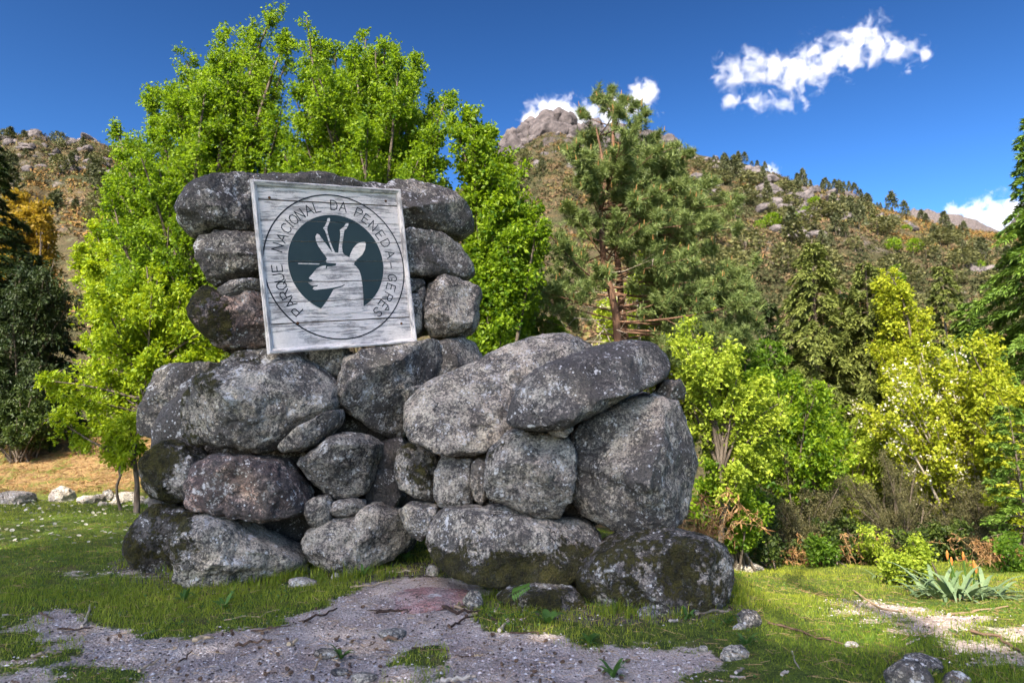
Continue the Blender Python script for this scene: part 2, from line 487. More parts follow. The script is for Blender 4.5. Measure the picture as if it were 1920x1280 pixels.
def build_ground():
    n = 330
    u = np.linspace(-1, 1, n)
    k = math.asinh(3500 / 1.3)
    gx = 1.3 * np.sinh(k * u)
    gy = 5.0 + 1.3 * np.sinh(k * u)
    X, Y = np.meshgrid(gx, gy, indexing='ij')
    x, y = X.ravel(), Y.ravel()
    V = np.stack([x, y, gz(x, y)], -1)
    g = gravel_amount(x, y)
    V[:, 2] -= 0.015 * g
    i = np.arange(n - 1)
    a, b = np.meshgrid(i, i, indexing='ij')
    F = np.stack([a * n + b, (a + 1) * n + b, (a + 1) * n + b + 1, a * n + b + 1], -1).reshape(-1, 4)
    m = NT('ground')
    gr = m.attr('gravel'); so = m.attr('soil'); bk = m.attr('bank')
    v = m.coord('Object')
    n1 = m.noise(v, 3.0, 6, 0.65); n2 = m.noise(v, 40, 4, 0.7); n3 = m.noise(v, 11, 5, 0.7)
    turf = m.mix(m.rng(n3, 0.35, 0.65), (0.045, 0.070, 0.014), (0.14, 0.18, 0.028))
    turf = m.mix(m.rng(n1, 0.52, 0.70), turf, (0.13, 0.11, 0.045))
    litter = m.mix(m.rng(m.noise(v, 6, 6, 0.75), 0.35, 0.65), (0.11, 0.065, 0.03), (0.40, 0.27, 0.12))
    litter = m.mix(m.rng(n1, 0.48, 0.62), litter, (0.10, 0.12, 0.022))
    soil = m.mix(m.rng(n3, 0.35, 0.65), (0.045, 0.035, 0.028), (0.17, 0.145, 0.125))
    grav = m.mix(m.rng(n1, 0.35, 0.65), (0.43, 0.34, 0.275), (0.70, 0.58, 0.49))
    grav = m.mix(m.math('MULTIPLY', m.rng(n2, 0.44, 0.36), .7), grav, (0.14, 0.11, 0.10))
    grav = m.mix(m.math('MULTIPLY', m.rng(m.voro(v, 75), 0.30, 0.15), 0.75), grav, (0.66, 0.64, 0.65))
    grav = m.mix(m.math('MULTIPLY', m.rng(m.voro(v, 33), 0.17, 0.10), 0.8), grav, (0.07, 0.05, 0.045))
    grav = m.mix(m.math('MULTIPLY', m.rng(m.noise(v, 1.6, 6, .7), 0.48, 0.62), 0.55), grav, (0.30, 0.215, 0.19))
    e = m.math('ADD', m.math('MULTIPLY', m.math('SUBTRACT', n3, 0.5), 0.9), m.math('MULTIPLY', m.math('SUBTRACT', n2, 0.5), 0.5))
    col = m.mix(bk, turf, litter)
    col = m.mix(m.rng(m.math('ADD', so, e), 0.42, 0.60), col, soil)
    gf = m.rng(m.math('ADD', gr, e), 0.42, 0.58)
    col = m.mix(gf, col, grav)
    h = m.math('ADD', m.math('MULTIPLY', n2, 0.6), m.math('MULTIPLY', m.voro(v, 60), 0.4))
    h = m.math('ADD', h, m.math('MULTIPLY', n3, 1.2))
    mat = m.end(m.princ(col, 0.92, 0.15, m.bump(h, 1.0, 0.035)))
    o = mesh_obj('ground', [(V, F, 0, None)], mat, smooth=True)
    for nm, val in (('gravel', g), ('soil', soil_amount(x, y)), ('bank', bank_amount(x, y))):
        at_ = o.data.attributes.new(nm, 'FLOAT', 'POINT')
        at_.data.foreach_set('value', val.astype(np.float32))
    tag(o, kind='structure')
build_ground()

# ------------------------------------------------------------------ rocks
_ico = {}
def ico(n):
    if n not in _ico:
        bm = bmesh.new(); bmesh.ops.create_icosphere(bm, subdivisions=n, radius=1)
        _ico[n] = (np.array([v.co[:] for v in bm.verts]), np.array([[v.index for v in f.verts] for f in bm.faces]))
        bm.free()
    return _ico[n]

def poly_radius(poly, ang):
    """distance from the origin to the outline in each direction"""
    P = np.asarray(poly); Q = np.roll(P, -1, 0)
    d = np.stack([np.cos(ang), np.sin(ang)], -1)
    best = np.zeros(len(ang))
    for a, b in zip(P, Q):
        e = b - a
        den = d[:, 0] * e[1] - d[:, 1] * e[0]
        den = np.where(np.abs(den) < 1e-9, 1e-9, den)
        t = (a[0] * e[1] - a[1] * e[0]) / den
        s = (a[0] * d[:, 1] - a[1] * d[:, 0]) / den
        ok = (t > 0) & (s >= -1e-6) & (s <= 1 + 1e-6)
        best = np.where(ok, np.maximum(best, t), best)
    m = best[best > 0].min() if (best > 0).any() else 0.1
    return np.where(best > 0, best, m)

def rock_verts(out, Yc, Tf, Tb, kx=0.0, kz=0.0, p=3.0, seed=0, sub=5, rough=1.0, facets=5, smooth_out=2):
    """a rounded boulder whose widest section is the given outline at distance Yc"""
    rs = np.random.default_rng(seed + 100)
    out = np.asarray(out, float)
    c0 = at(*out.mean(0), Yc)
    r = ray(out[:, 0], out[:, 1])
    cam0 = np.array([0, 0, CAM_H])
    nrm = np.array([-kx, 1, -kz])
    t = ((c0 - cam0) @ nrm) / (r @ nrm)
    W = r * t[:, None] + cam0
    pts = W[:, [0, 2]]
    x, y = pts[:, 0], pts[:, 1]; x2, y2 = np.roll(x, -1), np.roll(y, -1)
    cr = x * y2 - x2 * y; A = cr.sum() / 2
    cen = np.array([((x + x2) * cr).sum(), ((y + y2) * cr).sum()]) / (6 * A)
    rel = pts - cen
    tab_a = np.linspace(-np.pi, np.pi, 361)[:-1]
    tab = poly_radius(rel, tab_a)
    ker = np.array([1, 2, 3, 2, 1], float); ker /= ker.sum()
    for _ in range(smooth_out):
        tab = sum(w * np.roll(tab, s) for w, s in zip(ker, range(-2, 3)))
    U, F = ico(sub)
    a = np.arctan2(U[:, 2], U[:, 0]); rr = np.hypot(U[:, 0], U[:, 2]); tt = U[:, 1]
    k = (np.abs(rr) ** p + np.abs(tt) ** p) ** (-1 / p)
    rr = rr * k; tt = tt * k
    Rv = np.interp(a, tab_a, tab, period=2 * np.pi)
    size = tab.mean()
    L = np.stack([np.cos(a) * rr * Rv, np.where(tt < 0, Tf, Tb) * tt, np.sin(a) * rr * Rv], -1)
    for _ in range(facets + 2 if facets else 0):    # broken faces on the front
        n = norm(np.array([rs.normal(0, 0.75), -1.0, rs.normal(0, 0.75)]))
        sup = (L @ n).max()
        D = sup * rs.uniform(0.60, 0.88)
        ex = np.maximum(L @ n - D, 0)
        L = L - n * (ex * 0.95 * (0.2 + 0.8 * np.abs(tt)))[:, None]
    N = norm(L / np.array([size, (Tf + Tb) / 2, size]) ** 1)
    off = rs.random(3) * 50
    edge = 0.35 + 0.65 * np.abs(tt)                 # keep the outline nearer to its place than the faces
    d = fbm(L * 2.2 + off, 3, seed) * 0.16 * size * edge
    rid = 1 - np.abs(fbm(L * 4.5 + off, 3, seed + 5))
    d = d + (rid - 0.8) * 0.16 * size * (0.1 + 0.9 * np.abs(tt)) * rough
    d = d + fbm(L * 13 + off, 3, seed + 9) * 0.022 * rough
    if sub >= 6: d = d + fbm(L * 38 + off, 2, seed + 12) * 0.008 * rough
    L = L + N * d[:, None]
    L[:, 1] += kx * L[:, 0] + kz * L[:, 2]
    C = np.array([cen[0], c0[1] + kx * (cen[0] - c0[0]) + kz * (cen[1] - c0[2]), cen[1]])
    return L, F, C

MON = np.array([-0.9, 6.3, float(gz(-0.9, 6.3))])
monument = thing('stone_monument', tuple(MON), 'tall pile of dry-stacked grey granite boulders carrying the white park sign', 'stone monument')

def PY(px):                                   # distance of the sign's plane under picture column px
    return 7.69 / (1 - 0.705 * (px - 960) / FPX)

STONE_N = [0]
def stone(out, Yc, Tf, Tb=None, kx=0.0, kz=0.0, p=3.0, sub=5, moss=-0.35, crust_or_shade=0.0, up=0.0, side=0.0, mat='granite', label=None, rough=1.0, facets=5, so=2):
    STONE_N[0] += 1
    L, F, C = rock_verts(out, Yc, Tf, Tb or Tf * 1.2, kx, kz, p, STONE_N[0] * 13, sub, rough, facets, so)
    o = mesh_obj('stone', [(L, F, 0, None)], M[mat], monument, smooth=True)
    o.location = C - MON
    o['moss'] = float(moss); o['crust_or_shade'] = float(crust_or_shade) * .5 + ((STONE_N[0] * 37) % 11 - 5) * .007; o['moss_up'] = float(up); o['moss_side'] = float(side)
    if label: o['label'] = label
    return o

# upper tier round the sign
stone([(346, 420), (349, 378), (361, 361), (394, 349), (417, 341), (450, 335), (490, 335), (540, 345), (555, 400), (540, 440), (470, 441), (430, 440), (388, 446), (365, 449), (350, 440)],
      6.45, .38, .5, .35, p=3.2, sub=6, crust_or_shade=.10, label='blackened cushion-shaped stone at the top corner')
stone([(470, 345), (492, 338), (530, 334), (580, 332), (640, 334), (680, 341), (702, 352), (738, 380), (745, 430), (690, 450), (520, 450), (460, 430)], 6.9, .3, .4, .6, p=3.5, crust_or_shade=.14)
stone([(690, 400), (705, 362), (723, 350), (735, 338), (774, 333), (815, 345), (851, 361), (876, 385), (889, 408), (889, 424), (867, 440), (843, 442), (800, 437), (740, 436), (700, 430)],
      7.5, .42, .5, .5, p=2.8, sub=6, crust_or_shade=.16, label='smooth dark loaf-shaped stone beside the top of the sign')
stone([(366, 461), (378, 448), (411, 443), (450, 441), (500, 441), (540, 450), (540, 515), (480, 522), (437, 527), (415, 536), (405, 538), (391, 528), (381, 503), (371, 480)], 6.4, .38, .5, .35, p=3.4, sub=6, crust_or_shade=.06)
stone([(413, 545), (424, 536), (443, 528), (476, 525), (520, 530), (520, 552), (484, 550), (463, 559), (443, 565), (430, 563), (418, 555)], 6.25, .28, .3, .3, p=2.6, crust_or_shade=.0, moss=-.1)
stone([(353, 579), (361, 562), (381, 543), (401, 539), (430, 560), (484, 551), (545, 556), (560, 600), (550, 650), (491, 655), (470, 657), (424, 658), (404, 648), (384, 627), (366, 605)],
      6.35, .42, .5, .35, p=2.8, sub=6, crust_or_shade=.05, mat='granite_pink', moss=-.04, side=-.62, label='pinkish stone with green moss on its shoulder')
stone([(720, 440), (762, 438), (815, 438), (835, 442), (863, 458), (888, 491), (889, 505), (880, 517), (867, 523), (819, 520), (790, 523), (760, 522), (720, 520)], 7.45, .42, .5, .5, p=3.2, sub=6, crust_or_shade=.0, moss=-.15)
stone([(740, 530), (767, 526), (794, 524), (799, 532), (782, 545), (768, 552), (740, 552)], 7.25, .2, .3, .5, crust_or_shade=.0, facets=2)
stone([(745, 560), (765, 551), (785, 552), (794, 572), (796, 600), (793, 620), (782, 631), (770, 633), (745, 628)], 7.25, .25, .35, .5, p=3.0, crust_or_shade=-.05)
stone([(783, 545), (796, 537), (800, 552), (799, 582), (794, 592), (786, 570)], 7.35, .2, .3, .5, p=3.0, facets=2)
stone([(800, 546), (803, 531), (831, 521), (867, 527), (898, 537), (904, 547), (898, 566), (896, 598), (890, 617), (867, 630), (837, 637), (808, 636), (797, 618), (796, 580)],
      7.45, .42, .5, .4, p=3.6, sub=6, crust_or_shade=.03, label='squarish stone notched on its outer edge')
# middle tier
stone([(822, 645), (845, 638), (870, 635), (893, 642), (905, 668), (900, 700), (870, 735), (835, 730), (820, 690)], 7.5, .4, .5, .4, p=3.2, crust_or_shade=.02)
stone([(655, 670), (690, 658), (740, 650), (785, 642), (828, 638), (834, 690), (815, 730), (790, 760), (770, 810), (750, 825), (728, 819), (699, 800), (668, 781), (642, 764), (640, 728), (645, 705)],
      6.95, .48, .5, .45, p=3.0, sub=6, crust_or_shade=-.02, label='broad pale stone under the lower corner of the sign')
stone([(560, 660), (600, 650), (656, 655), (656, 690), (648, 702), (632, 708), (613, 696), (588, 682)], 6.75, .3, .4, .4, p=2.6, moss=-.02, crust_or_shade=.04)
stone([(328, 812), (333, 766), (355, 737), (386, 710), (417, 686), (449, 659), (484, 652), (530, 652), (566, 664), (601, 684), (632, 712), (641, 735), (639, 760), (615, 778), (575, 800), (540, 830), (499, 846), (464, 842), (425, 835), (386, 834), (350, 836), (330, 824)],
      6.35, .62, .6, .25, .12, p=2.5, sub=6, crust_or_shade=-.03, moss=-.13, side=-.42, up=.25, label='great egg-shaped boulder with a mossy shoulder and a small white scar')
stone([(530, 838), (560, 806), (600, 784), (626, 769), (640, 766), (642, 778), (636, 797), (601, 831), (570, 846), (540, 848)], 6.35, .5, .4, .3, p=2.4, crust_or_shade=-.08, label='pale sharp lip of stone below the great boulder')
stone([(274, 808), (281, 772), (299, 693), (316, 686), (350, 684), (386, 682), (414, 683), (420, 720), (380, 770), (345, 815), (324, 822), (300, 822), (281, 817)], 7.0, .45, .5, .1, p=4.0, sub=6, crust_or_shade=.08, label='dark slab jutting out behind the great boulder')
stone([(265, 921), (266, 893), (281, 862), (300, 838), (324, 824), (359, 835), (380, 860), (385, 920), (365, 946), (345, 945), (308, 941), (281, 933)], 6.45, .45, .5, -.25, p=2.8, sub=6, crust_or_shade=.05, moss=.1, side=-.2, label='dark stone streaked with brown moss')
stone([(345, 945), (349, 903), (363, 874), (386, 858), (413, 852), (480, 855), (527, 862), (550, 878), (566, 905), (575, 932), (577, 957), (558, 966), (503, 974), (480, 967), (441, 961), (400, 957), (370, 956)],
      6.15, .5, .5, .25, p=2.8, sub=6, mat='granite_pink', crust_or_shade=.03, rough=1.5, label='rough pink-flecked stone')
stone([(567, 872), (574, 857), (605, 838), (628, 815), (656, 810), (691, 814), (715, 831), (714, 852), (703, 870), (699, 897), (687, 926), (656, 934), (628, 935), (609, 926), (581, 898)],
      6.5, .42, .5, .3, p=3.2, sub=6, crust_or_shade=-.02, facets=7)
stone([(577, 940), (590, 930), (612, 929), (620, 942), (621, 970), (612, 985), (600, 992), (583, 976), (575, 960)], 6.3, .18, .3, .2, p=2.8, crust_or_shade=.0)
stone([(620, 952), (628, 939), (660, 934), (679, 938), (684, 950), (671, 964), (640, 971), (627, 966)], 6.4, .2, .3, .2, p=2.6, crust_or_shade=-.05)
stone([(690, 955), (685, 930), (692, 895), (712, 872), (745, 880), (757, 930), (735, 962)], 6.85, .25, .4, .2, p=2.8, crust_or_shade=.40)  # filler in a hollow, its colour darkened to stand for shade
stone([(697, 885), (700, 850), (712, 828), (752, 820), (765, 850), (742, 895)], 6.9, .22, .4, .2, p=2.8, crust_or_shade=.40)  # hollow's shade put into this filler stone's colour as well
# bottom tier
stone([(570, 1018), (574, 997), (600, 980), (635, 972), (671, 966), (690, 945), (712, 943), (749, 960), (770, 991), (776, 1012), (761, 1036), (738, 1048), (699, 1066), (667, 1072), (620, 1072), (585, 1050)],
      6.45, .42, .6, .3, .2, p=3.0, sub=6, crust_or_shade=-.04, facets=8, rough=1.3)
stone([(347, 1085), (346, 1010), (353, 979), (367, 965), (402, 960), (449, 978), (472, 998), (519, 1018), (554, 1042), (567, 1058), (540, 1078), (511, 1082), (464, 1098), (449, 1100), (406, 1095), (374, 1095)],
      5.98, .48, .6, .25, .15, p=3.2, sub=6, crust_or_shade=-.12, moss=-.14, side=-.5, facets=6, rough=1.2, label='wedge-shaped stone with a mossy end')
stone([(252, 1012), (260, 987), (280, 960), (304, 942), (347, 950), (385, 960), (385, 1060), (343, 1078), (300, 1082), (272, 1062), (254, 1032)], 6.5, .5, .5, -.2, p=2.7, sub=6, crust_or_shade=.24, moss=.06, label='round blackish mossy stone at the lower corner')
stone([(470, 962), (570, 962), (590, 1010), (565, 1060), (480, 1030)], 6.95, .25, .4, .3, crust_or_shade=.40, p=3.0)  # filler behind the dark hole, shade painted in through its colour
# added filler stones that block light through the gaps, coloured dark as shade
stone([(410, 365), (640, 350), (850, 380), (860, 500), (850, 620), (640, 640), (430, 620), (405, 500)], 7.45, .3, .45, .6, p=5, crust_or_shade=.40, facets=0)
stone([(340, 720), (600, 680), (850, 700), (850, 860), (770, 1030), (500, 1060), (320, 1030), (300, 860)], 7.15, .3, .5, .3, p=5, crust_or_shade=.40, facets=0)
# long right wing
stone([(755, 800), (758, 772), (767, 748), (809, 714), (875, 683), (945, 652), (1006, 634), (1050, 627), (1094, 632), (1122, 646), (1110, 680), (1060, 720), (1010, 760), (975, 790), (945, 815), (914, 846), (875, 855), (818, 846), (774, 824)],
      6.4, .5, .8, .15, .75, p=3.0, sub=6, crust_or_shade=-.01, facets=6, label='long slab leaning back, its upper face bare and pale')
stone([(752, 738), (775, 725), (798, 722), (800, 735), (780, 752), (764, 756)], 6.3, .2, .3, .2, facets=2)
stone([(954, 794), (957, 757), (976, 718), (1006, 692), (1050, 669), (1116, 649), (1181, 639), (1225, 646), (1247, 661), (1258, 687), (1256, 703), (1238, 719), (1194, 737), (1137, 763), (1094, 785), (1059, 804), (1015, 807), (966, 802)],
      5.62, .45, .7, .1, .55, p=3.0, sub=6, crust_or_shade=.20, facets=3, rough=.7, label='smooth dark slab capping the big round boulder')
stone([(1224, 738), (1240, 716), (1272, 711), (1285, 731), (1282, 748), (1251, 752), (1232, 748)], 5.85, .2, .3, 0, p=3.2, crust_or_shade=.08)
stone([(1066, 819), (1094, 786), (1137, 764), (1194, 742), (1225, 735), (1251, 748), (1270, 752), (1287, 788), (1308, 836), (1313, 871), (1305, 897), (1300, 932), (1287, 963), (1260, 982), (1203, 999), (1159, 1000), (1116, 983), (1085, 963), (1070, 935), (1068, 889)],
      5.75, .55, .7, .1, .05, p=2.8, sub=6, crust_or_shade=-.02, facets=6, label='largest boulder, rounded and blotched with white lichen')
stone([(909, 908), (914, 845), (935, 822), (952, 806), (985, 804), (1015, 810), (1063, 820), (1082, 848), (1077, 880), (1068, 932), (1050, 973), (1015, 977), (980, 960), (945, 942), (918, 933)],
      5.6, .42, .6, .1, .1, p=3.4, sub=6, crust_or_shade=.0, moss=-.2, up=.35, side=-.25, facets=6, label='blocky stone with moss on its top edge')
stone([(1026, 810), (1058, 797), (1074, 794), (1076, 806), (1060, 821), (1038, 818)], 5.4, .14, .3, 0, facets=2)
stone([(884, 865), (897, 858), (912, 862), (916, 932), (902, 947), (886, 938), (883, 900)], 6.0, .25, .3, 0, p=3.2, crust_or_shade=-.02)
stone([(815, 882), (825, 856), (849, 851), (884, 861), (888, 941), (853, 950), (827, 949), (815, 932)], 6.1, .3, .4, 0, p=3.6, crust_or_shade=-.05, label='pale upright stone under the leaning slab')
stone([(738, 882), (747, 840), (768, 826), (822, 848), (820, 906), (820, 938), (783, 934), (752, 912)], 6.25, .3, .4, 0, p=3.0, crust_or_shade=.05, moss=.05)
stone([(785, 1016), (800, 972), (831, 951), (897, 949), (945, 949), (997, 965), (1050, 971), (1107, 976), (1134, 1007), (1128, 1031), (1098, 1070), (1063, 1096), (1006, 1104), (941, 1094), (853, 1080), (803, 1050)],
      5.65, .42, .7, .0, .45, p=3.0, sub=6, crust_or_shade=-.06, moss=.02, up=-1.3, facets=4, label='long low bench-like stone, pale on top and hung with dark moss')
stone([(749, 956), (766, 943), (820, 949), (815, 985), (792, 1014), (760, 988)], 6.0, .3, .4, 0, p=2.8, crust_or_shade=-.03)
stone([(1075, 1085), (1100, 1045), (1140, 1015), (1181, 997), (1247, 989), (1312, 1001), (1352, 1019), (1375, 1046), (1379, 1082), (1367, 1114), (1340, 1135), (1269, 1150), (1203, 1155), (1137, 1150), (1094, 1125)],
      5.4, .55, .7, .05, .1, p=2.6, sub=6, crust_or_shade=.02, moss=.06, side=-.05, facets=4, label='wide mossy boulder at the foot of the pile')
stone([(930, 1120), (960, 1098), (1020, 1092), (1080, 1105), (1110, 1140), (1080, 1170), (1000, 1172), (945, 1150)], 5.25, .3, .5, 0, .3, p=2.4, crust_or_shade=.1, moss=.12)
stone([(800, 800), (1000, 700), (1220, 740), (1270, 860), (1240, 960), (1000, 1000), (830, 960)], 6.6, .35, .4, .1, .2, p=4, crust_or_shade=.40, facets=0)  # added filler behind the wing: blocks light through gaps, painted shade-dark

# ------------------------------------------------------------------ the painted sign
def build_sign():
    TL, TR, BR, BL = [ray(*q) for q in [(470, 338), (748, 352), (775, 640), (497, 667)]]
    u = norm(np.cross(np.cross(TL, TR), np.cross(BL, BR)))
    v = norm(np.cross(np.cross(TL, BL), np.cross(TR, BR)))
    if u[0] < 0: u = -u
    if v[2] > 0: v = -v
    nf = norm(np.cross(u, v))
    if nf[1] > 0: nf = -nf
    v = norm(v - u * (u @ v) * 0.5); u = norm(u - v * (u @ v)); nf = np.cross(u, v)
    if nf[1] > 0: nf = -nf
    cam0 = np.array([0, 0, CAM_H])
    O = cam0 + TL * (5.98 / TL[1])
    def st(px, py):
        r = ray(px, py); t = ((O - cam0) @ nf) / (r @ nf)
        P = cam0 + r * t[..., None] - O
        return np.stack([P @ u, P @ v], -1)
    zs = 340 / 1209.0
    def Z(pts):                                   # points read off the enlarged view of the sign
        p = np.asarray(pts, float)
        return st(450 + p[..., 0] * zs, 320 + p[..., 1] * zs)
    s1 = st(np.array([748., 775, 497]), np.array([352., 640, 667]))
    W = (s1[0, 0] + s1[1, 0] - s1[2, 0]) / 2 + 0.0; H = (s1[2, 1] + s1[1, 1]) / 2
    root = thing('park_sign', tuple(O), 'weathered white wooden board with a dark deer emblem, fixed to the stone pile', 'sign')
    from mathutils import Matrix
    root.rotation_euler = Matrix((tuple(u), tuple(-nf), tuple(-v))).transposed().to_euler()
    def loc(s, t, h): return np.stack(np.broadcast_arrays(s, -np.asarray(h, float), -np.asarray(t, float)), -1)

    def paint(name, vertical):
        n = NT(name)
        k = (1.3, 6, 14) if not vertical else (14, 6, 1.3)
        v_ = n.coord('Object', k)
        vo = n.coord('Object')
        oi = n.n('ObjectInfo').outputs['Random']
        cx = n.n('CombineXYZ'); n.put(n.math('MULTIPLY', oi, 50.0), cx.inputs[0 if not vertical else 2])
        va = n.n('VectorMath', operation='ADD'); n.put(v_, va.inputs[0]); n.put(cx.outputs[0], va.inputs[1]); v_ = va.outputs[0]
        g1 = n.noise(v_, 2.2, 7, 0.68, 0.6)
        g2 = n.noise(v_, 9, 5, 0.7, 0.4)
        pt = n.noise(vo, 4.2, 6, 0.7)
        wear = n.math('ADD', n.math('ADD', n.math('MULTIPLY', g1, 0.75), n.math('MULTIPLY', g2, 0.35)), n.math('MULTIPLY', pt, 0.45))
        wf = n.rng(wear, 0.755, 0.865)
        white = n.mix(n.rng(pt, 0.3, 0.7), (0.64, 0.59, 0.55), (0.83, 0.78, 0.73))
        wood = n.mix(n.rng(g2, 0.35, 0.65), (0.10, 0.095, 0.095), (0.27, 0.26, 0.255))
        col = n.mix(n.math('MULTIPLY', wf, 0.85), white, wood)
        col = n.mix(n.math('MULTIPLY', n.rng(n.noise(v_, 26, 3, 0.6), 0.60, 0.68), 0.5), col, (0.09, 0.085, 0.085))
        sc_ = n.math('MULTIPLY', n.rng(n.noise(n.coord('Object', (9, 9, 9), (3, 1, 5)), 5, 2, 0.5, 6.0), 0.585, 0.60), n.rng(pt, 0.50, 0.58))
        col = n.mix(n.math('MULTIPLY', sc_, 0.7), col, (0.13, 0.125, 0.13))
        h = n.math('SUBTRACT', n.math('MULTIPLY', g2, 0.6), n.math('MULTIPLY', wf, 0.5))
        return n.end(n.princ(col, 0.75, 0.25, n.bump(h, 0.7, 0.008)))
    mw, mv = paint('flaking white paint', False), paint('flaking white paint upright', True)
    n = NT('dark emblem paint')
    w = n.noise(n.coord('Object', (1.3, 6, 12)), 4, 6, 0.7)
    w2 = n.noise(n.coord('Object'), 6, 5, 0.7)
    col = n.mix(w2, (0.014, 0.030, 0.034), (0.026, 0.046, 0.050))
    col = n.mix(n.math('MULTIPLY', n.rng(n.math('ADD', n.math('MULTIPLY', w, 0.6), n.math('MULTIPLY', w2, 0.5)), 0.68, 0.74), 0.4), col, (0.16, 0.18, 0.20))
    md = n.end(n.princ(col, 0.55, 0.3))
    n = NT('black routed paint'); mk = n.end(n.princ((0.018, 0.022, 0.028), 0.7, 0.2))
    mb = flat_mat('brown plank backing', (0.05, 0.033, 0.02), (0.10, 0.065, 0.035), 20)
    mr = flat_mat('rusty iron', (0.06, 0.025, 0.012), (0.16, 0.07, 0.03), 40)

    def box(s0, s1, t0, t1, h0, h1, bev=0.0):
        V = np.array([[s0, -h0, -t0], [s1, -h0, -t0], [s1, -h0, -t1], [s0, -h0, -t1],
                      [s0 + bev, -h1, -t0 - bev], [s1 - bev, -h1, -t0 - bev], [s1 - bev, -h1, -t1 + bev], [s0 + bev, -h1, -t1 + bev]])
        F = np.array([[0, 1, 2, 3], [4, 7, 6, 5], [0, 4, 5, 1], [1, 5, 6, 2], [2, 6, 7, 3], [3, 7, 4, 0]])
        return V, F
    rw = 0.044
    V, F = box(0.01, W - 0.01, 0.01, H - 0.01, -0.03, -0.012)
    mesh_obj('backing_board', [(V, F, 0, None)], mb, root)
    # planks between the seams of the photograph
    seams = [0.0]
    for a, b in [((120, 195), (1040, 233)), ((130, 335), (1055, 352)), ((145, 470), (1065, 482)), ((160, 607), (1080, 603)),
                 ((175, 745), (1090, 730)), ((190, 876), (1105, 853)), ((200, 1022), (1115, 978))]:
        seams.append(float(Z([a, b])[:, 1].mean()))
    seams.append(H)
    gaps = [0, .010, .003, .004, .004, .0045, .005, .009, 0]
    bounds = []
    for k in range(8):
        t0 = seams[k] + gaps[k] / 2 + (0.004 if k == 0 else 0); t1 = seams[k + 1] - gaps[k + 1] / 2 - (0.004 if k == 7 else 0)
        bounds.append((t0, t1))
        V, F = box(0.006, W - 0.006, t0, t1, -0.0118, 0.0 + (k % 3) * 0.0006, 0.0012)
        mesh_obj('plank', [(V, F, 0, None)], mw, root)
    # mitred frame rails, higher at the outer edge
    def rail(p, q, inw, name, mat):
        p, q = np.array(p, float), np.array(q, float)
        d = norm(q - p); iw = np.array(inw, float)
        a, b = p, q
        a2, b2 = p + (d + iw) * rw, q + (-d + iw) * rw
        lip = 0.014
        a1, b1 = p + (d + iw) * lip, q + (-d + iw) * lip
        rows = [(a, b, -0.03), (a, b, 0.030), (a1, b1, 0.036), (a2, b2, 0.016), (a2, b2, 0.002)]
        V = []
        for x, y, h in rows:
            V += [[x[0], -h, -x[1]], [y[0], -h, -y[1]]]
        Fq = [[2 * i, 2 * i + 1, 2 * i + 3, 2 * i + 2] for i in range(4)]
        Fe = [[0, 2, 4], [0, 4, 6], [0, 6, 8], [1, 5, 3], [1, 7, 5], [1, 9, 7]]
        return mesh_obj(name, [(np.array(V), np.array(Fq), 0, None), (np.zeros((0, 3)), np.zeros((0, 3), int), 0, None)], mat, root)
    e = 0.0012
    rail((0, 0), (W, 0), (0, 1), 'frame_rail', mw)
    rail((W, 0), (W, H), (-1, 0), 'frame_rail', mv)
    rail((W, H), (0, H), (0, -1), 'frame_rail', mw)
    rail((0, H), (0, 0), (1, 0), 'frame_rail', mv)

    def clipped(name, polys, h, mat):
        """flat print cut at every seam so the planks' joints run through it"""
        chunks = []
        for poly in polys:
            for k, (t0, t1) in enumerate(bounds):
                bm = bmesh.new()
                co3 = [Vector((q[0], -(h + 0.0018), -q[1])) for q in poly]
                vs = [bm.verts.new(q) for q in co3]
                for tri in tessellate_polygon([[Vector((q[0], q[1], 0)) for q in poly]]):
                    try: bm.faces.new([vs[i] for i in tri])
                    except ValueError: pass
                for co, no in (((0, 0, -t0 - 0.0012), (0, 0, 1)), ((0, 0, -t1 + 0.0012), (0, 0, -1))):
                    bmesh.ops.bisect_plane(bm, geom=bm.verts[:] + bm.edges[:] + bm.faces[:], plane_co=co, plane_no=no, clear_outer=True)
                bmesh.ops.triangulate(bm, faces=bm.faces[:])
                if len(bm.faces):
                    bm.verts.index_update()
                    chunks.append((np.array([x.co[:] for x in bm.verts]), np.array([[x.index for x in f.verts] for f in bm.faces]), 0, None))
                bm.free()
        return mesh_obj(name, chunks, mat, root)
    ring = Z([(166, 640), (1081, 640), (600, 140), (655, 1149)])
    c = np.array([(ring[0, 0] + ring[1, 0]) / 2, (ring[2, 1] + ring[3, 1]) / 2])
    R_ = (np.linalg.norm(ring[0] - ring[1]) + np.linalg.norm(ring[2] - ring[3])) / 4 * 0.985
    disc = Z([(318, 600), (951, 600), (625, 296)])
    cd = np.array([(disc[0, 0] + disc[1, 0]) / 2, 0.0]); Rd = (disc[1, 0] - disc[0, 0]) / 2
    cd[1] = disc[2, 1] + Rd
    a = np.linspace(0, 2 * np.pi, 97)[:-1]
    circ = np.stack([np.cos(a), np.sin(a)], -1)
    for nm, rr, cc in (('emblem_ring', R_, c), ('emblem_rim', Rd + 0.004, cd)):
        wd = 0.0065 if nm == 'emblem_ring' else 0.002
        i = np.arange(96); j = (i + 1) % 96
        A, B = cc + circ * (rr - wd), cc + circ * (rr + wd)
        V = np.concatenate([loc(A[:, 0], A[:, 1], 0.0027), loc(B[:, 0], B[:, 1], 0.0027)])
        mesh_obj(nm, [(V, np.stack([i, j, j + 96, i + 96], -1), 0, None)], mk if nm == 'emblem_ring' else mw, root)
    clipped('emblem_disc', [cd + circ * Rd], 0.0012, md)
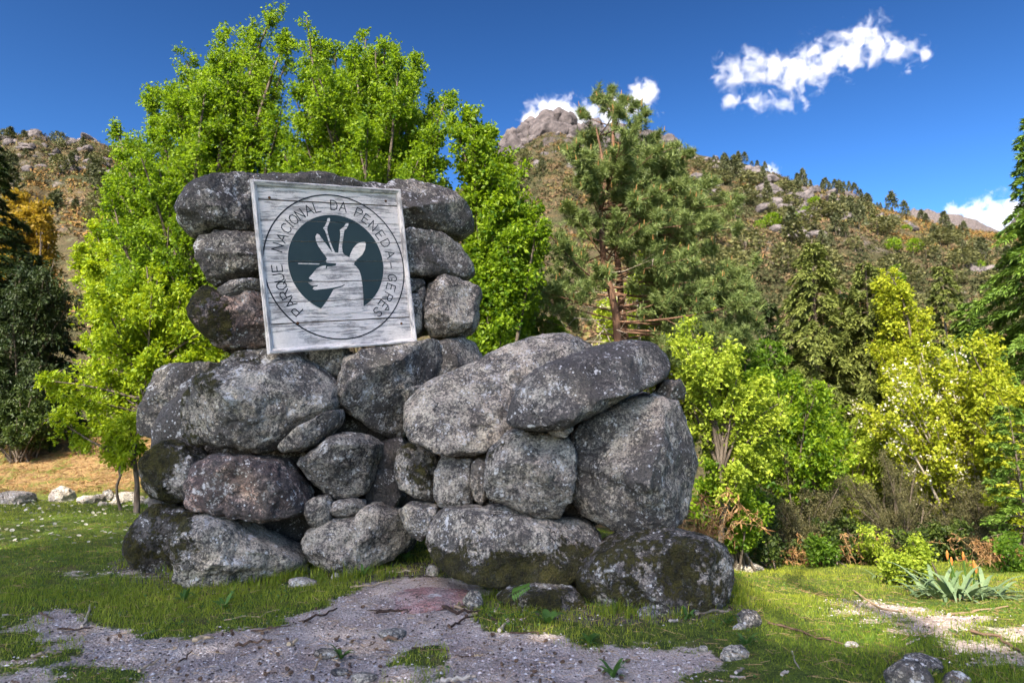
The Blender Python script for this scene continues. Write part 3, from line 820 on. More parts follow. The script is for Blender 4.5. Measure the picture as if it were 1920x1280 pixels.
    deer = [(583, 318), (597, 317), (600, 330), (592, 352), (582, 376), (580, 395), (588, 430), (600, 470), (615, 510), (632, 545),
            (655, 549), (656, 528), (660, 490), (666, 450), (668, 420), (664, 396), (675, 388), (690, 375), (706, 352), (722, 350), (722, 362),
            (710, 386), (694, 402), (690, 430), (684, 470), (679, 512), (684, 545), (697, 562), (728, 578), (736, 553), (750, 522), (775, 492),
            (805, 476), (831, 474), (838, 490), (832, 526), (815, 560), (786, 586), (766, 604), (758, 625), (777, 642), (795, 668), (806, 702),
            (815, 760), (820, 820), (823, 880), (826, 936), (830, 1010), (600, 1010), (500, 1000), (522, 950), (540, 922), (562, 890), (600, 832), (622, 792), (655, 782), (682, 774),
            (698, 762), (696, 757), (680, 766), (655, 773), (622, 780), (585, 786), (540, 791), (498, 796), (483, 789), (490, 776), (514, 772), (520, 762),
            (500, 766), (475, 765), (457, 751), (452, 741), (480, 739), (483, 728), (463, 722), (458, 714), (480, 690), (510, 652), (545, 636),
            (572, 632), (570, 655), (574, 657), (582, 640), (612, 638), (638, 634), (640, 618), (606, 616), (576, 612), (570, 600), (580, 591),
            (570, 571), (546, 541), (520, 502), (506, 470), (502, 440), (512, 421), (526, 426), (550, 460), (576, 492), (598, 524), (615, 546),
            (610, 528), (590, 478), (576, 430), (566, 402), (552, 384), (566, 368), (576, 345)]
    dz = Z(deer)
    far = np.linalg.norm(dz - cd, axis=1) > Rd * 1.0
    dz[far] = cd + norm(dz[far] - cd) * Rd * 1.07
    clipped('deer_silhouette', [dz], 0.0026, mw)
    clipped('paint_scrape', [Z([(385, 616), (470, 617), (530, 620), (525, 626), (388, 624)])], 0.0026, mw)

    glyph = {'P': [[(0, 0), (0, 1), (.62, 1), (.82, .9), (.85, .75), (.78, .6), (.6, .5), (0, .5)]],
             'A': [[(-.02, 0), (.45, 1), (.92, 0)], [(.15, .36), (.75, .36)]],
             'R': [[(0, 0), (0, 1), (.6, 1), (.8, .9), (.84, .76), (.78, .6), (.6, .52), (0, .52)], [(.45, .52), (.88, 0)]],
             'Q': [[(.45, 1), (.15, .88), (0, .5), (.15, .12), (.45, 0), (.75, .12), (.9, .5), (.75, .88), (.45, 1)], [(.6, .25), (.92, -.06)]],
             'U': [[(0, 1), (0, .3), (.15, .06), (.42, 0), (.7, .06), (.85, .3), (.85, 1)]],
             'E': [[(.75, 0), (0, 0), (0, 1), (.75, 1)], [(0, .52), (.62, .52)]],
             'N': [[(0, 0), (0, 1), (.8, 0), (.8, 1)]],
             'C': [[(.85, .8), (.7, .95), (.45, 1), (.15, .88), (0, .5), (.15, .12), (.45, 0), (.7, .05), (.85, .2)]],
             'I': [[(.1, 0), (.1, 1)]],
             'O': [[(.45, 1), (.15, .88), (0, .5), (.15, .12), (.45, 0), (.75, .12), (.9, .5), (.75, .88), (.45, 1)]],
             'L': [[(0, 1), (0, 0), (.7, 0)]],
             'D': [[(0, 0), (0, 1), (.4, 1), (.72, .85), (.84, .5), (.72, .15), (.4, 0), (0, 0)]],
             'G': [[(.82, .82), (.65, .97), (.42, 1), (.14, .88), (0, .5), (.14, .12), (.42, 0), (.7, .06), (.84, .25), (.84, .45), (.5, .45)]],
             'S': [[(.78, .84), (.6, .97), (.38, 1), (.14, .92), (.06, .75), (.16, .6), (.6, .44), (.76, .28), (.68, .08), (.4, 0), (.15, .04), (0, .18)]],
             '-': [[(.1, .45), (.75, .45)]]}
    glyph['Ê'] = glyph['E'] + [[(.1, 1.14), (.36, 1.32), (.62, 1.14)]]
    text = [('P', 374, 936), ('A', 335, 885), ('R', 300, 825), ('Q', 280, 765), ('U', 264, 712), ('E', 253, 652),
            ('N', 252, 512), ('A', 287, 450), ('C', 309, 388), ('I', 328, 352), ('O', 357, 325), ('N', 399, 292), ('A', 456, 262), ('L', 511, 242),
            ('D', 625, 222), ('A', 687, 234), ('P', 793, 277), ('E', 840, 322), ('N', 884, 371), ('E', 930, 432), ('D', 966, 487), ('A', 997, 558),
            ('-', 996, 632), ('G', 1006, 712), ('E', 998, 775), ('R', 978, 838), ('Ê', 948, 890), ('S', 915, 938)]
    rt = (R_ + Rd) / 2
    gh, gw = 0.094, 0.078
    lift = 0
    for ch, zx, zy in text:
        chunks = []
        p = Z([(zx, zy)])[0]
        d = p - c
        up = norm(d); rt_ = np.array([-up[1], up[0]])
        mid = c + up * (np.linalg.norm(d) * 0.5 + rt * 0.5)
        xs = [q[0] for s_ in glyph[ch] for q in s_]
        xc = (min(xs) + max(xs)) / 2
        for stroke in glyph[ch]:
            q = np.array(stroke, float)
            w2 = mid + (q[:, :1] - xc) * gw * rt_ + (q[:, 1:] - 0.5) * gh * up
            for k in range(len(w2) - 1):
                dd = norm(w2[k + 1] - w2[k]); pp = np.array([-dd[1], dd[0]]) * 0.0048
                A, B = w2[k] - dd * 0.004, w2[k + 1] + dd * 0.004
                lift += 1
                hh = 0.0024 + (lift % 7) * 0.00012
                quad = np.array([A - pp, A + pp, B + pp, B - pp])
                chunks.append((loc(quad[:, 0], quad[:, 1], hh), np.array([[0, 1, 2, 3]]), 0, None))
        mesh_obj('letter', chunks, mk, root)
    for zx, zy in [(972, 203), (196, 180), (386, 1016), (1076, 1018)]:
        p = Z([(zx, zy)])[0]
        V, F = tubes([[p[0], 0.0, -p[1]]], [[p[0], -0.008, -p[1]]], [0.014], [0.011], 10)
        cap = np.concatenate([V[10:], [[p[0], -0.0105, -p[1]]]])
        Fc = np.array([[i, (i + 1) % 10, 10] for i in range(10)])
        mesh_obj('bolt', [(V, F, 0, None), (cap, Fc, 0, None)], mr, root)
build_sign()

# ------------------------------------------------------------------ plants
def perp(d, rs):
    r = rs.normal(size=d.shape)
    r = r - d * (r * d).sum(-1, keepdims=True)
    return norm(r)

def grow(base, tips, apex, rs, attach=(0.2, 0.55), sub_n=7, sub_len=0.9, twig_n=5, trunk_r=0.12, bow=0.16, from_base=0.0, droop=0.0, up=0.2, sub_t0=0.22, spread=0.75, limb_k=0.011):
    """limbs from the trunk to the tips, side branches, twigs; returns wood and twigs (origin, direction, length)"""
    base = np.asarray(base, float); tips = np.asarray(tips, float); apex = np.asarray(apex, float)
    Mn = len(tips)
    wood = []
    K = 9
    tt = np.linspace(0, 1, K)
    wob = np.cumsum(rs.normal(0, 0.02, (K, 3)), 0) * np.linalg.norm(apex - base)
    wob[:, 2] = 0; wob -= wob[-1] * tt[:, None]
    tr = base + (apex - base) * tt[:, None] + wob
    if from_base < 1:
        r_ = trunk_r * (1 - 0.85 * tt) + 0.006
        r_[0] *= 1.3
        wood.append(tubes(tr[:-1], tr[1:], r_[:-1], r_[1:], 9))
    hfrac = np.clip((tips[:, 2] - base[2]) / max(apex[2] - base[2], 0.1), 0.05, 1.2)
    horiz = np.linalg.norm(tips[:, :2] - apex[:2], axis=1)
    u = rs.uniform(*attach, Mn) * hfrac
    u = np.clip(u, 0.02, 0.97)
    A = np.stack([np.interp(u, tt, tr[:, k]) for k in range(3)], -1)
    fb = rs.random(Mn) < from_base
    A[fb] = base + rs.normal(0, 0.10, (fb.sum(), 3)) * np.array([1, 1, 0])
    L = np.linalg.norm(tips - A, axis=1)
    C = A + (tips - A) * 0.5 + np.array([0, 0, 1.0]) * (L * bow)[:, None] + rs.normal(0, 0.05, (Mn, 3)) * L[:, None]
    def bez(t, i):
        t = t[:, None]
        return A[i] * (1 - t) ** 2 + 2 * C[i] * t * (1 - t) + tips[i] * t * t
    def tan(t, i):
        t = t[:, None]
        return norm(2 * (C[i] - A[i]) * (1 - t) + 2 * (tips[i] - C[i]) * t)
    n = 7
    for k in range(n):
        i = np.arange(Mn)
        t0, t1 = np.full(Mn, k / n), np.full(Mn, (k + 1) / n)
        rb = np.clip(limb_k * L + 0.008, 0.006, trunk_r * 0.7)
        wood.append(tubes(bez(t0, i), bez(t1, i), rb * (1 - 0.85 * t0) + 0.002, rb * (1 - 0.85 * t1) + 0.002, 5))
    ns = np.maximum(4, (L * sub_n).astype(int))
    idx = np.repeat(np.arange(Mn), ns)
    t = rs.uniform(sub_t0, 1.0, len(idx))
    o = bez(t, idx); d = tan(t, idx)
    sd = norm(d * 0.8 + perp(d, rs) * spread + np.array([0, 0, up]))
    sl = sub_len * (0.20 + 0.80 * (1 - t)) * rs.uniform(0.5, 1.2, len(idx)) * np.clip(L[idx] / 2.0, 0.45, 1.2)
    e = o + sd * sl[:, None] + np.array([0, 0, -droop]) * (sl ** 2)[:, None]
    wood.append(tubes(o, e, 0.004 + 0.006 * sl, np.full(len(sl), 0.002), 4))
    ni = np.repeat(np.arange(len(o)), twig_n)
    t2 = rs.uniform(0.12, 1.0, len(ni))
    to = o[ni] + (e - o)[ni] * t2[:, None]
    dd = norm((e - o)[ni])
    td = norm(dd * 0.8 + perp(dd, rs) * 0.75 + np.array([0, 0, up * 0.6]))
    tl = (0.10 + 0.45 * sl[ni] * (1 - 0.55 * t2)) * rs.uniform(0.6, 1.2, len(ni))
    return wood, (to, td, tl), tr

def leaf_quads(P, ax, nr, ln, wd, rs, fold=0.18):
    n = len(P)
    s = norm(np.cross(ax, nr)); nn = np.cross(s, ax)
    ln = np.broadcast_to(ln, n)[:, None]; wd = np.broadcast_to(wd, n)[:, None]
    b = P; m1 = P + ax * ln * 0.48 + s * wd * 0.5 + nn * wd * fold; m2 = P + ax * ln * 0.48 - s * wd * 0.5 + nn * wd * fold; tip = P + ax * ln
    V = np.stack([b, m1, tip, m2], 1).reshape(-1, 3)
    F = np.arange(n * 4).reshape(-1, 4)
    return V, F

def foliage(tw, rs, per=9, ln=0.075, wd=0.045, flat=0.6, hang=0.15, scatter=0.03):
    to, td, tl = tw
    i = np.repeat(np.arange(len(to)), per)
    t = rs.uniform(0.05, 1.05, len(i))
    P = to[i] + td[i] * (tl[i] * t)[:, None] + rs.normal(0, scatter, (len(i), 3))
    ax = norm(td[i] * 0.5 + perp(td[i], rs) * 0.9 + np.array([0, 0, -hang]))
    nr = norm(np.array([0, 0, 1.0]) * flat + rs.normal(0, 0.5, (len(i), 3)))
    size = rs.uniform(0.65, 1.2, len(i))
    V, F = leaf_quads(P, ax, nr, ln * size, wd * size, rs)
    clump = np.clip(0.5 + 0.32 * rs.normal(0, 1, len(to))[i] + rs.normal(0, 0.2, len(i)), 0, 1)
    return V, F, 0, clump

def wood_obj(wood, mat, root, base, name='trunk'):
    return mesh_obj(name, [(V, F, 0, None) for V, F in wood], mat, root, base, smooth=True)

def px_tips(poly, n, Y, dY, rs, extra=()):
    p = rand_in(poly, n, rs)
    y = Y + rs.uniform(-dY, dY, n)
    T = at(p[:, 0], p[:, 1], y)
    if len(extra):
        e = np.array(extra, float)
        T = np.concatenate([T, at(e[:, 0], e[:, 1], Y + rs.uniform(-0.35, 0.35, len(e)) * dY)])
    return T

def base_at(px, Y):
    x = (px - 960) / FPX * Y / math.cos(PITCH) * 1.0
    return np.array([x, Y, float(gz(x, Y)) - 0.05])

def broadleaf(name, label, cat, bx, Y, poly, n, dY, leaf, bark, seed, extra=(), group=None, per=9, ln=0.075, wd=0.045, apex=None, sub_n=7,
              sub_len=0.9, twig_n=5, trunk_r=0.12, attach=(0.2, 0.55), from_base=0.0, flat=0.6, blossoms=0, bow=0.16, up=0.2, hang=0.15, spread=0.75, scatter=0.03):
    rs = np.random.default_rng(seed)
    base = base_at(bx, Y)
    tips = px_tips(poly, n, Y, dY, rs, extra)
    zz = tips[:, 2]
    if apex is None:
        top = tips[zz > np.quantile(zz, 0.6)].mean(0)
    else:
        top = at(apex[0], apex[1], Y)
    root = thing(name, tuple(base), label, cat, group)
    wood, tw, tr = grow(base, tips, top, rs, attach, sub_n, sub_len, twig_n, trunk_r, bow, from_base, up=up, spread=spread)
    wood_obj(wood, M[bark], root, base, 'trunk' if from_base < 1 else 'stems')
    mesh_obj('crown', [foliage(tw, rs, per, ln, wd, flat, hang, scatter)], M[leaf], root, base)
    if blossoms:
        to, td, tl = tw
        k = rs.choice(len(to), blossoms, replace=False)
        P = np.repeat(to[k] + td[k] * tl[k][:, None], 9, 0) + rs.normal(0, 0.045, (blossoms * 9, 3))
        ax = norm(rs.normal(size=P.shape)); nr = norm(rs.normal(size=P.shape))
        V, F = leaf_quads(P, ax, nr, 0.05, 0.05, rs)
        mesh_obj('blossom', [(V, F, 0, rs.random(len(F)))], M['blossom'], root, base)
    return root

def needles(P, ax, n, ln, wd, rs):
    i = np.repeat(np.arange(len(P)), n)
    d = norm(ax[i] * rs.uniform(0.1, 0.9, (len(i), 1)) + perp(ax[i], rs) * 0.8)
    o = P[i] - ax[i] * (rs.uniform(0, 0.10, len(i)))[:, None]
    s = perp(d, rs) * wd
    l = ln * rs.uniform(0.7, 1.15, len(i))
    V = np.stack([o - s, o + s, o + d * l[:, None]], 1).reshape(-1, 3)
    return V, np.arange(len(i) * 3).reshape(-1, 3), 0, np.clip(rs.random(len(P))[i] * 0.6 + rs.random(len(i)) * 0.4, 0, 1)

def conifer(name, label, bx, Y, top, halfw, leaf, bark, seed, low=0.06, nb=90, group=None, droop=0.35, ln=0.13, wd=0.035, dens=26, power=0.75, lean=0.0, trunk_r=0.12, fan=0.32):
    """tiered evergreen with flattened, hanging sprays"""
    rs = np.random.default_rng(seed)
    base = base_at(bx, Y)
    apex = at(top[0], top[1], Y)
    Hh = apex[2] - base[2]
    Rm = halfw / FPX * Y
    root = thing(name, tuple(base), label, 'tree', group)
    wood = []
    k = 10; tt = np.linspace(0, 1, k)
    tr = base + (apex - base) * tt[:, None]
    r_ = trunk_r * (1 - 0.93 * tt)
    wood.append(tubes(tr[:-1], tr[1:], r_[:-1], r_[1:], 8))
    f = low + (1 - low) * (np.arange(nb) + rs.random(nb)) / nb
    f = np.clip(f, 0, 0.985)
    Lb = Rm * np.clip((1 - f), 0, 1) ** power * rs.uniform(0.6, 1.12, nb) + 0.10
    az = np.arange(nb) * 2.399 + rs.normal(0, 0.4, nb)
    o = base + (apex - base) * f[:, None]
    h = np.stack([np.cos(az), np.sin(az), np.zeros(nb)], -1)
    rise = rs.uniform(0.05, 0.45, nb)
    ni = np.maximum(6, (Lb * dens).astype(int))
    def pt(t, i):
        q = o[i] + h[i] * (Lb[i] * t)[:, None]
        q[:, 2] += Lb[i] * (rise[i] * t - droop * 1.5 * t * t)
        return q
    K = 5
    for j in range(K):
        i = np.arange(nb)
        wood.append(tubes(pt(np.full(nb, j / K), i), pt(np.full(nb, (j + 1) / K), i), 0.004 + 0.010 * Lb * (1 - j / K), 0.003 + 0.010 * Lb * (1 - (j + 1) / K), 4))
    i = np.repeat(np.arange(nb), ni)
    t = rs.uniform(0.12, 1.0, len(i)) ** 0.8
    p0 = pt(t, i)
    sidev = np.stack([-h[i][:, 1], h[i][:, 0], np.zeros(len(i))], -1)
    sgn = rs.choice([-1, 1], len(i))
    sd = norm(h[i] * 0.9 + sidev * (sgn * rs.uniform(0.2, 1.0, len(i)))[:, None] + np.array([0, 0, -1.0]) * rs.uniform(0.05, 0.55, (len(i), 1)) * droop * 2 + rs.normal(0, 0.12, (len(i), 3)))
    sl = fan * np.clip(Lb[i], 0.3, 1.4) * (1.1 - 0.6 * t) * rs.uniform(0.5, 1.2, len(i))
    per = 11
    j = np.repeat(np.arange(len(i)), per)
    u = rs.uniform(0, 1, len(j))
    P = p0[j] + sd[j] * (sl[j] * u)[:, None] + np.array([0, 0, -droop]) * (sl[j] * u ** 2 * 0.7)[:, None] + rs.normal(0, 0.012, (len(j), 3))
    ax = norm(sd[j] + perp(sd[j], rs) * 0.55 + np.array([0, 0, -droop * 0.8]))
    nr = norm(np.array([0, 0, 1.0]) + rs.normal(0, 0.45, (len(j), 3)))
    sz = rs.uniform(0.6, 1.2, len(j))
    V, F = leaf_quads(P, ax, nr, ln * sz, wd * sz, rs, 0.1)
    tint = np.clip(rs.random(nb)[i][j] * 0.5 + 0.5 * u * rs.uniform(0.5, 1.2, len(j)), 0, 1)
    wood_obj(wood, M[bark], root, base)
    mesh_obj('crown', [(V, F, 0, tint)], M[leaf], root, base)
    return root

def pine(name, label, bx, Y, poly, n, extra, seed, dY):
    rs = np.random.default_rng(seed)
    base = base_at(bx, Y)
    pp = rand_in(poly, n * 2, rs)
    pp = pp[(np.abs(pp[:, 0] - 1165) > np.interp(pp[:, 1], [200, 330, 480, 640], [0, 8, 22, 45]))][:n]
    tips = at(pp[:, 0], pp[:, 1], Y + rs.uniform(-dY, dY, len(pp)))
    e_ = np.array(extra, float)
    tips = np.concatenate([tips, at(e_[:, 0], e_[:, 1], Y + rs.uniform(-.3, .3, len(e_)) * dY)])
    root = thing(name, tuple(base), label, 'tree')
    apex = at(1150, 190, Y)
    wood, tw, tr = grow(base, tips, apex, rs, (0.84, 1.02), 7, 0.85, 7, 0.115, -0.03, 0.0, up=0.2, sub_t0=0.26, limb_k=0.0055)
    second = base + np.array([-0.02, 0.1, 0.0])
    q = np.array([second, at(1172, 640, Y + 0.1), at(1157, 480, Y + 0.1), at(1140, 350, Y + 0.1), at(1118, 240, Y + 0.1)])
    w2 = tubes(q[:-1], q[1:], np.array([.09, .08, .06, .04]), np.array([.08, .06, .04, .015]), 8)
    dead = []
    for k in range(26):
        z = rs.uniform(0.25, 0.6)
        o = base + (apex - base) * z
        d = norm(np.array([rs.normal(), rs.normal() * 0.6, rs.uniform(-0.5, 0.35)])); L = rs.uniform(0.4, 1.9)
        mid = o + d * L * 0.5 + np.array([0, 0, 0.05]); e = mid + norm(d + rs.normal(0, 0.35, 3)) * L * 0.5
        dead.append(tubes([o, mid], [mid, e], np.array([.012, .008]), np.array([.008, .002]), 4))
        for _ in range(3):
            s = mid + (e - mid) * rs.random(); dead.append(tubes([s], [s + norm(d + rs.normal(0, .7, 3)) * L * 0.3], [.006], [.002], 3))
    wood_obj(wood, M['pine_bark'], root, base)
    wood_obj([w2], M['pine_bark'], root, base, 'second_stem')
    wood_obj(dead, M['dead_twig'], root, base, 'dead_branches')
    to, td, tl = tw
    e = to + td * tl[:, None] * 0.8
    P = np.concatenate([e, to + td * (tl * 0.35)[:, None]])
    A = norm(np.concatenate([td, td]) + np.array([0, 0, 0.35]))
    mesh_obj('crown', [needles(P, A, 15, 0.125, 0.0075, rs)], M['pine'], root, base)
    k = rs.choice(len(e), len(e) // 20, replace=False)
    top = np.array([0, 0, 1.0])
    V, F = tubes(e[k], e[k] + norm(td[k] * 0.3 + top) * 0.10, np.full(len(k), 0.011), np.full(len(k), 0.004), 4)
    tag(mesh_obj('new_shoots', [(V, F, 0, rs.random(len(F)))], M['pine_bud'], root, base), kind='stuff')
    return root

# trees behind the monument
G = 'broadleaf trees behind the monument'
broadleaf('broadleaf_tree', 'tall many-stemmed tree with upright plumes rising behind the left half of the sign', 'tree', 430, 12.5,
          [(225, 290), (285, 200), (355, 130), (425, 100), (500, 120), (560, 190), (600, 240), (620, 350), (620, 640), (430, 650), (330, 640), (190, 580), (150, 470), (205, 400)],
          80, 1.9, 'lime', 'bark', 11, [(350, 114), (362, 150), (424, 68), (440, 120), (468, 52), (486, 120), (512, 30), (536, 74), (536, 120), (281, 183), (300, 230), (222, 252), (240, 300), (330, 180), (395, 140), (455, 150)],
          G, per=13, trunk_r=0.16, sub_n=8, sub_len=0.85, twig_n=6, up=0.3, ln=0.066, wd=0.042, flat=0.55, spread=0.85)
broadleaf('broadleaf_tree', 'broad leafy tree whose thin top leader stands against the sky above the sign', 'tree', 690, 12.2,
          [(590, 110), (640, 110), (690, 90), (760, 115), (785, 200), (835, 210), (850, 330), (860, 400), (700, 380), (570, 370), (520, 300), (548, 190)],
          64, 1.7, 'lime', 'bark', 12, [(575, 32), (586, 80), (602, 110), (627, 92), (660, 120), (686, 74), (704, 96), (722, 88), (745, 100), (781, 114), (776, 150), (836, 186), (815, 200), (590, 150)],
          G, per=13, trunk_r=0.17, sub_n=8, sub_len=0.85, twig_n=6, up=0.3, ln=0.066, wd=0.042, flat=0.55, spread=0.85)
broadleaf('broadleaf_tree', 'smaller bright tree between the stone pile and the pine', 'tree', 905, 11.6,
          [(845, 260), (880, 240), (915, 275), (970, 330), (975, 370), (1005, 400), (1015, 450), (1000, 520), (960, 580), (940, 640), (880, 640), (880, 450), (850, 400)],
          52, 1.0, 'lime', 'bark', 13, [(880, 218), (913, 256), (975, 314), (950, 300), (1005, 388), (850, 228), (1020, 440)],
          G, per=10, trunk_r=0.11, sub_n=8, sub_len=0.7, twig_n=6, ln=0.085, wd=0.052, flat=0.4, up=0.3)
broadleaf('broadleaf_tree', 'darker green tree low behind the right edge of the stone pile', 'tree', 960, 14.5,
          [(880, 450), (960, 430), (1010, 480), (1010, 560), (1060, 620), (1100, 680), (900, 690), (880, 560)],
          40, 1.2, 'lime_dark', 'bark', 14, (), G, per=9, trunk_r=0.12, sub_n=7, sub_len=0.8, ln=0.10, wd=0.06)
broadleaf('beech_tree', 'young yellow-green beech with a slim dark trunk left of the monument', 'tree', 262, 10.6,
          [(88, 700), (130, 640), (160, 570), (200, 520), (260, 490), (340, 500), (420, 540), (450, 600), (440, 690), (330, 690), (285, 760), (262, 850), (200, 850), (150, 790), (100, 760)],
          62, 1.0, 'beech', 'bark', 15, [(85, 715), (100, 780), (150, 820), (240, 860)], None, per=10, trunk_r=0.034, sub_n=9, sub_len=0.65, twig_n=6, ln=0.072, wd=0.046, flat=0.9, attach=(0.5, 0.95), bow=0.03, up=0.0, apex=(275, 500))
broadleaf('sapling', 'thin leafy sapling stem close beside the young beech', 'tree', 252, 10.9, [(200, 800), (250, 790), (262, 840), (240, 890), (210, 870)], 9, 0.4, 'beech', 'bark', 16,
          (), None, per=8, trunk_r=0.02, sub_n=8, sub_len=0.4, ln=0.07, wd=0.045, attach=(0.4, 0.9))
broadleaf('beech_tree', 'taller light green beech filling the gap left of the sign', 'tree', 330, 14.5,
          [(130, 560), (150, 470), (190, 420), (230, 330), (330, 330), (400, 420), (430, 560), (420, 640), (250, 620)],
          60, 1.6, 'beech', 'bark', 17, [(142, 470), (160, 540)], None, per=10, trunk_r=0.10, sub_n=7, sub_len=0.9, twig_n=6, ln=0.095, wd=0.058, flat=0.8, attach=(0.4, 0.9), bow=0.05, up=0.05)
conifer('dark_conifer', 'evergreen darkened for shade at the very left edge, tall with sweeping boughs', -20, 15.5, (-28, 228), 135, 'dark_conifer', 'bark', 18, nb=150, droop=0.3, dens=26, ln=0.16, wd=0.05, trunk_r=0.16)
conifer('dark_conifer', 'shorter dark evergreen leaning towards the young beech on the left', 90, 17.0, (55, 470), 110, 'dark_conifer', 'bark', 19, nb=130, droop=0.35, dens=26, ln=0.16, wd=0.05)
broadleaf('evergreen_tree', 'ragged evergreen mass with leaf colour darkened for shade, below the orange-yellow tree', 'tree', 40, 15.8, [(-60, 500), (30, 470), (110, 480), (150, 520), (150, 600), (125, 700), (110, 780), (-60, 790)], 60, 1.2, 'dark_conifer', 'bark', 170,
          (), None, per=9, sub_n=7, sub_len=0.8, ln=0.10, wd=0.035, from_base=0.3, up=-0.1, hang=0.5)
broadleaf('yellow_shrub', 'orange-yellow budding tree beyond the dark evergreens on the left', 'tree', 55, 23, [(-20, 375), (40, 355), (100, 390), (118, 450), (90, 500), (-20, 500)], 34, 1.4, 'orange', 'bark', 20,
          (), None, per=8, sub_n=5, sub_len=0.9, ln=0.13, wd=0.08)
pine('pine_tree', 'open-crowned pine with twin reddish stems standing right of the monument', 1172, 13.0,
     [(1075, 250), (1110, 190), (1200, 200), (1275, 280), (1330, 335), (1385, 345), (1380, 405), (1435, 430), (1425, 480), (1435, 560), (1430, 650), (1320, 640), (1250, 560), (1200, 480), (1120, 520), (1060, 600), (985, 620), (975, 560), (990, 490), (975, 440), (1040, 390), (1025, 330)],
     84, [(1113, 172), (1146, 165), (1130, 185), (1172, 185), (1088, 212), (1210, 215), (1264, 275), (1062, 270), (1190, 195), (1155, 200), (1010, 600), (1000, 560), (1340, 610), (1400, 640)], 21, 1.7)
broadleaf('pale_shrub', 'pale silvery-green bush glimpsed behind the pine stems', 'shrub', 1230, 18, [(1110, 560), (1180, 480), (1260, 470), (1330, 540), (1340, 680), (1120, 680)], 40, 1.2, 'bright', 'pale_bark', 22,
          (), None, per=8, sub_n=6, sub_len=0.9, ln=0.11, wd=0.07, blossoms=350, from_base=0.6)
# right-hand thicket
broadleaf('bright_sapling', 'fresh bright green sapling rising right behind the big boulder', 'tree', 1335, 9.6,
          [(1255, 650), (1285, 615), (1320, 640), (1375, 655), (1400, 700), (1460, 720), (1480, 790), (1450, 860), (1400, 900), (1340, 930), (1315, 900), (1318, 820), (1290, 740), (1265, 700)],
          46, 0.8, 'bright', 'bark', 23, [(1288, 605), (1310, 625), (1380, 650), (1265, 640)], None, per=9, trunk_r=0.04, sub_n=9, sub_len=0.55, twig_n=5, ln=0.062, wd=0.045, up=0.3, attach=(0.3, 0.85))
broadleaf('leafy_bush', 'soft green bush low behind the edge of the big boulder', 'shrub', 1370, 9.9, [(1295, 930), (1320, 880), (1370, 860), (1430, 890), (1440, 960), (1380, 990), (1310, 985)], 34, 0.6, 'lime', 'bark', 177, (), None, per=9, sub_n=9, sub_len=0.5, twig_n=5, ln=0.06, wd=0.042, from_base=0.8, trunk_r=0.03)
broadleaf('leafy_thicket', 'mid-green bushy tree between the bright sapling and the cypress', 'tree', 1450, 13.0,
          [(1370, 720), (1440, 690), (1530, 720), (1600, 800), (1580, 880), (1450, 900), (1380, 880)], 50, 1.3, 'lime', 'bark', 24, (), None, per=9, sub_n=7, sub_len=0.8, ln=0.085, wd=0.055, from_base=0.4)
conifer('cypress_tree', 'olive-green cypress with drooping sprays, standing nearest the pine', 1525, 18, (1522, 448), 150, 'cypress', 'bark', 25, nb=200, droop=0.55, dens=32, group='cypresses in the right thicket', power=0.7, ln=0.15, wd=0.045)
conifer('cypress_tree', 'middle cypress with darker hanging tips behind the yellow maple', 1630, 17.5, (1622, 486), 140, 'cypress', 'bark', 26, nb=190, droop=0.55, dens=32, group='cypresses in the right thicket', power=0.7, ln=0.15, wd=0.045)
conifer('cypress_tree', 'farthest and smallest cypress, beside the right-hand cedar', 1770, 22, (1765, 492), 85, 'cypress', 'bark', 27, nb=120, droop=0.5, dens=28, group='cypresses in the right thicket', power=0.7, ln=0.18, wd=0.055)
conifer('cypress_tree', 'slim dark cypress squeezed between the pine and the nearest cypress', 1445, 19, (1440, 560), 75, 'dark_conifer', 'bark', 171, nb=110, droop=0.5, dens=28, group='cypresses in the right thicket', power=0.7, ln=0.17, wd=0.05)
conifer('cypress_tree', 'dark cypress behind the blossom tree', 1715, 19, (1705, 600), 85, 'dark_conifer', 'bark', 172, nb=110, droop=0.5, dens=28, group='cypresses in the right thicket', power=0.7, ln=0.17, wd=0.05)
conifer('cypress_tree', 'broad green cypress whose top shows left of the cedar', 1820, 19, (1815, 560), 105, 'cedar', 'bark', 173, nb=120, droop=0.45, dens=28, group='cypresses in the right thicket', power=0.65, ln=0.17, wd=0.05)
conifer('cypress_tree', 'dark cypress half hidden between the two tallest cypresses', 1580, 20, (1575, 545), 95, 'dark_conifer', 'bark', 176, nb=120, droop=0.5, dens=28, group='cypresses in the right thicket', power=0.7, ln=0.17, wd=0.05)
broadleaf('leafy_thicket', 'pale green bushy tree filling the foot of the cypresses', 'tree', 1560, 15.5, [(1480, 800), (1530, 760), (1620, 770), (1680, 820), (1660, 900), (1500, 900)], 46, 1.0, 'bright', 'bark', 174, (), None, per=8, sub_n=6, sub_len=0.7, ln=0.085, wd=0.055, from_base=0.5)
broadleaf('leafy_thicket', 'mid-green bushes at the foot of the slope right under the pine', 'tree', 1380, 16.5, [(1280, 640), (1400, 620), (1480, 660), (1500, 740), (1400, 760), (1300, 720)], 46, 1.2, 'lime_dark', 'bark', 175, (), None, per=8, sub_n=6, sub_len=0.8, ln=0.10, wd=0.06, from_base=0.4)
broadleaf('yellow_maple', 'golden-yellow young maple showing between the cypresses', 'tree', 1680, 16.2, [(1640, 540), (1665, 512), (1705, 545), (1735, 600), (1725, 680), (1680, 720), (1640, 680), (1655, 600)], 40, 0.9, 'yellow', 'bark', 28,
          [(1660, 508), (1735, 590)], None, per=7, sub_n=7, sub_len=0.6, ln=0.085, wd=0.065, trunk_r=0.07)
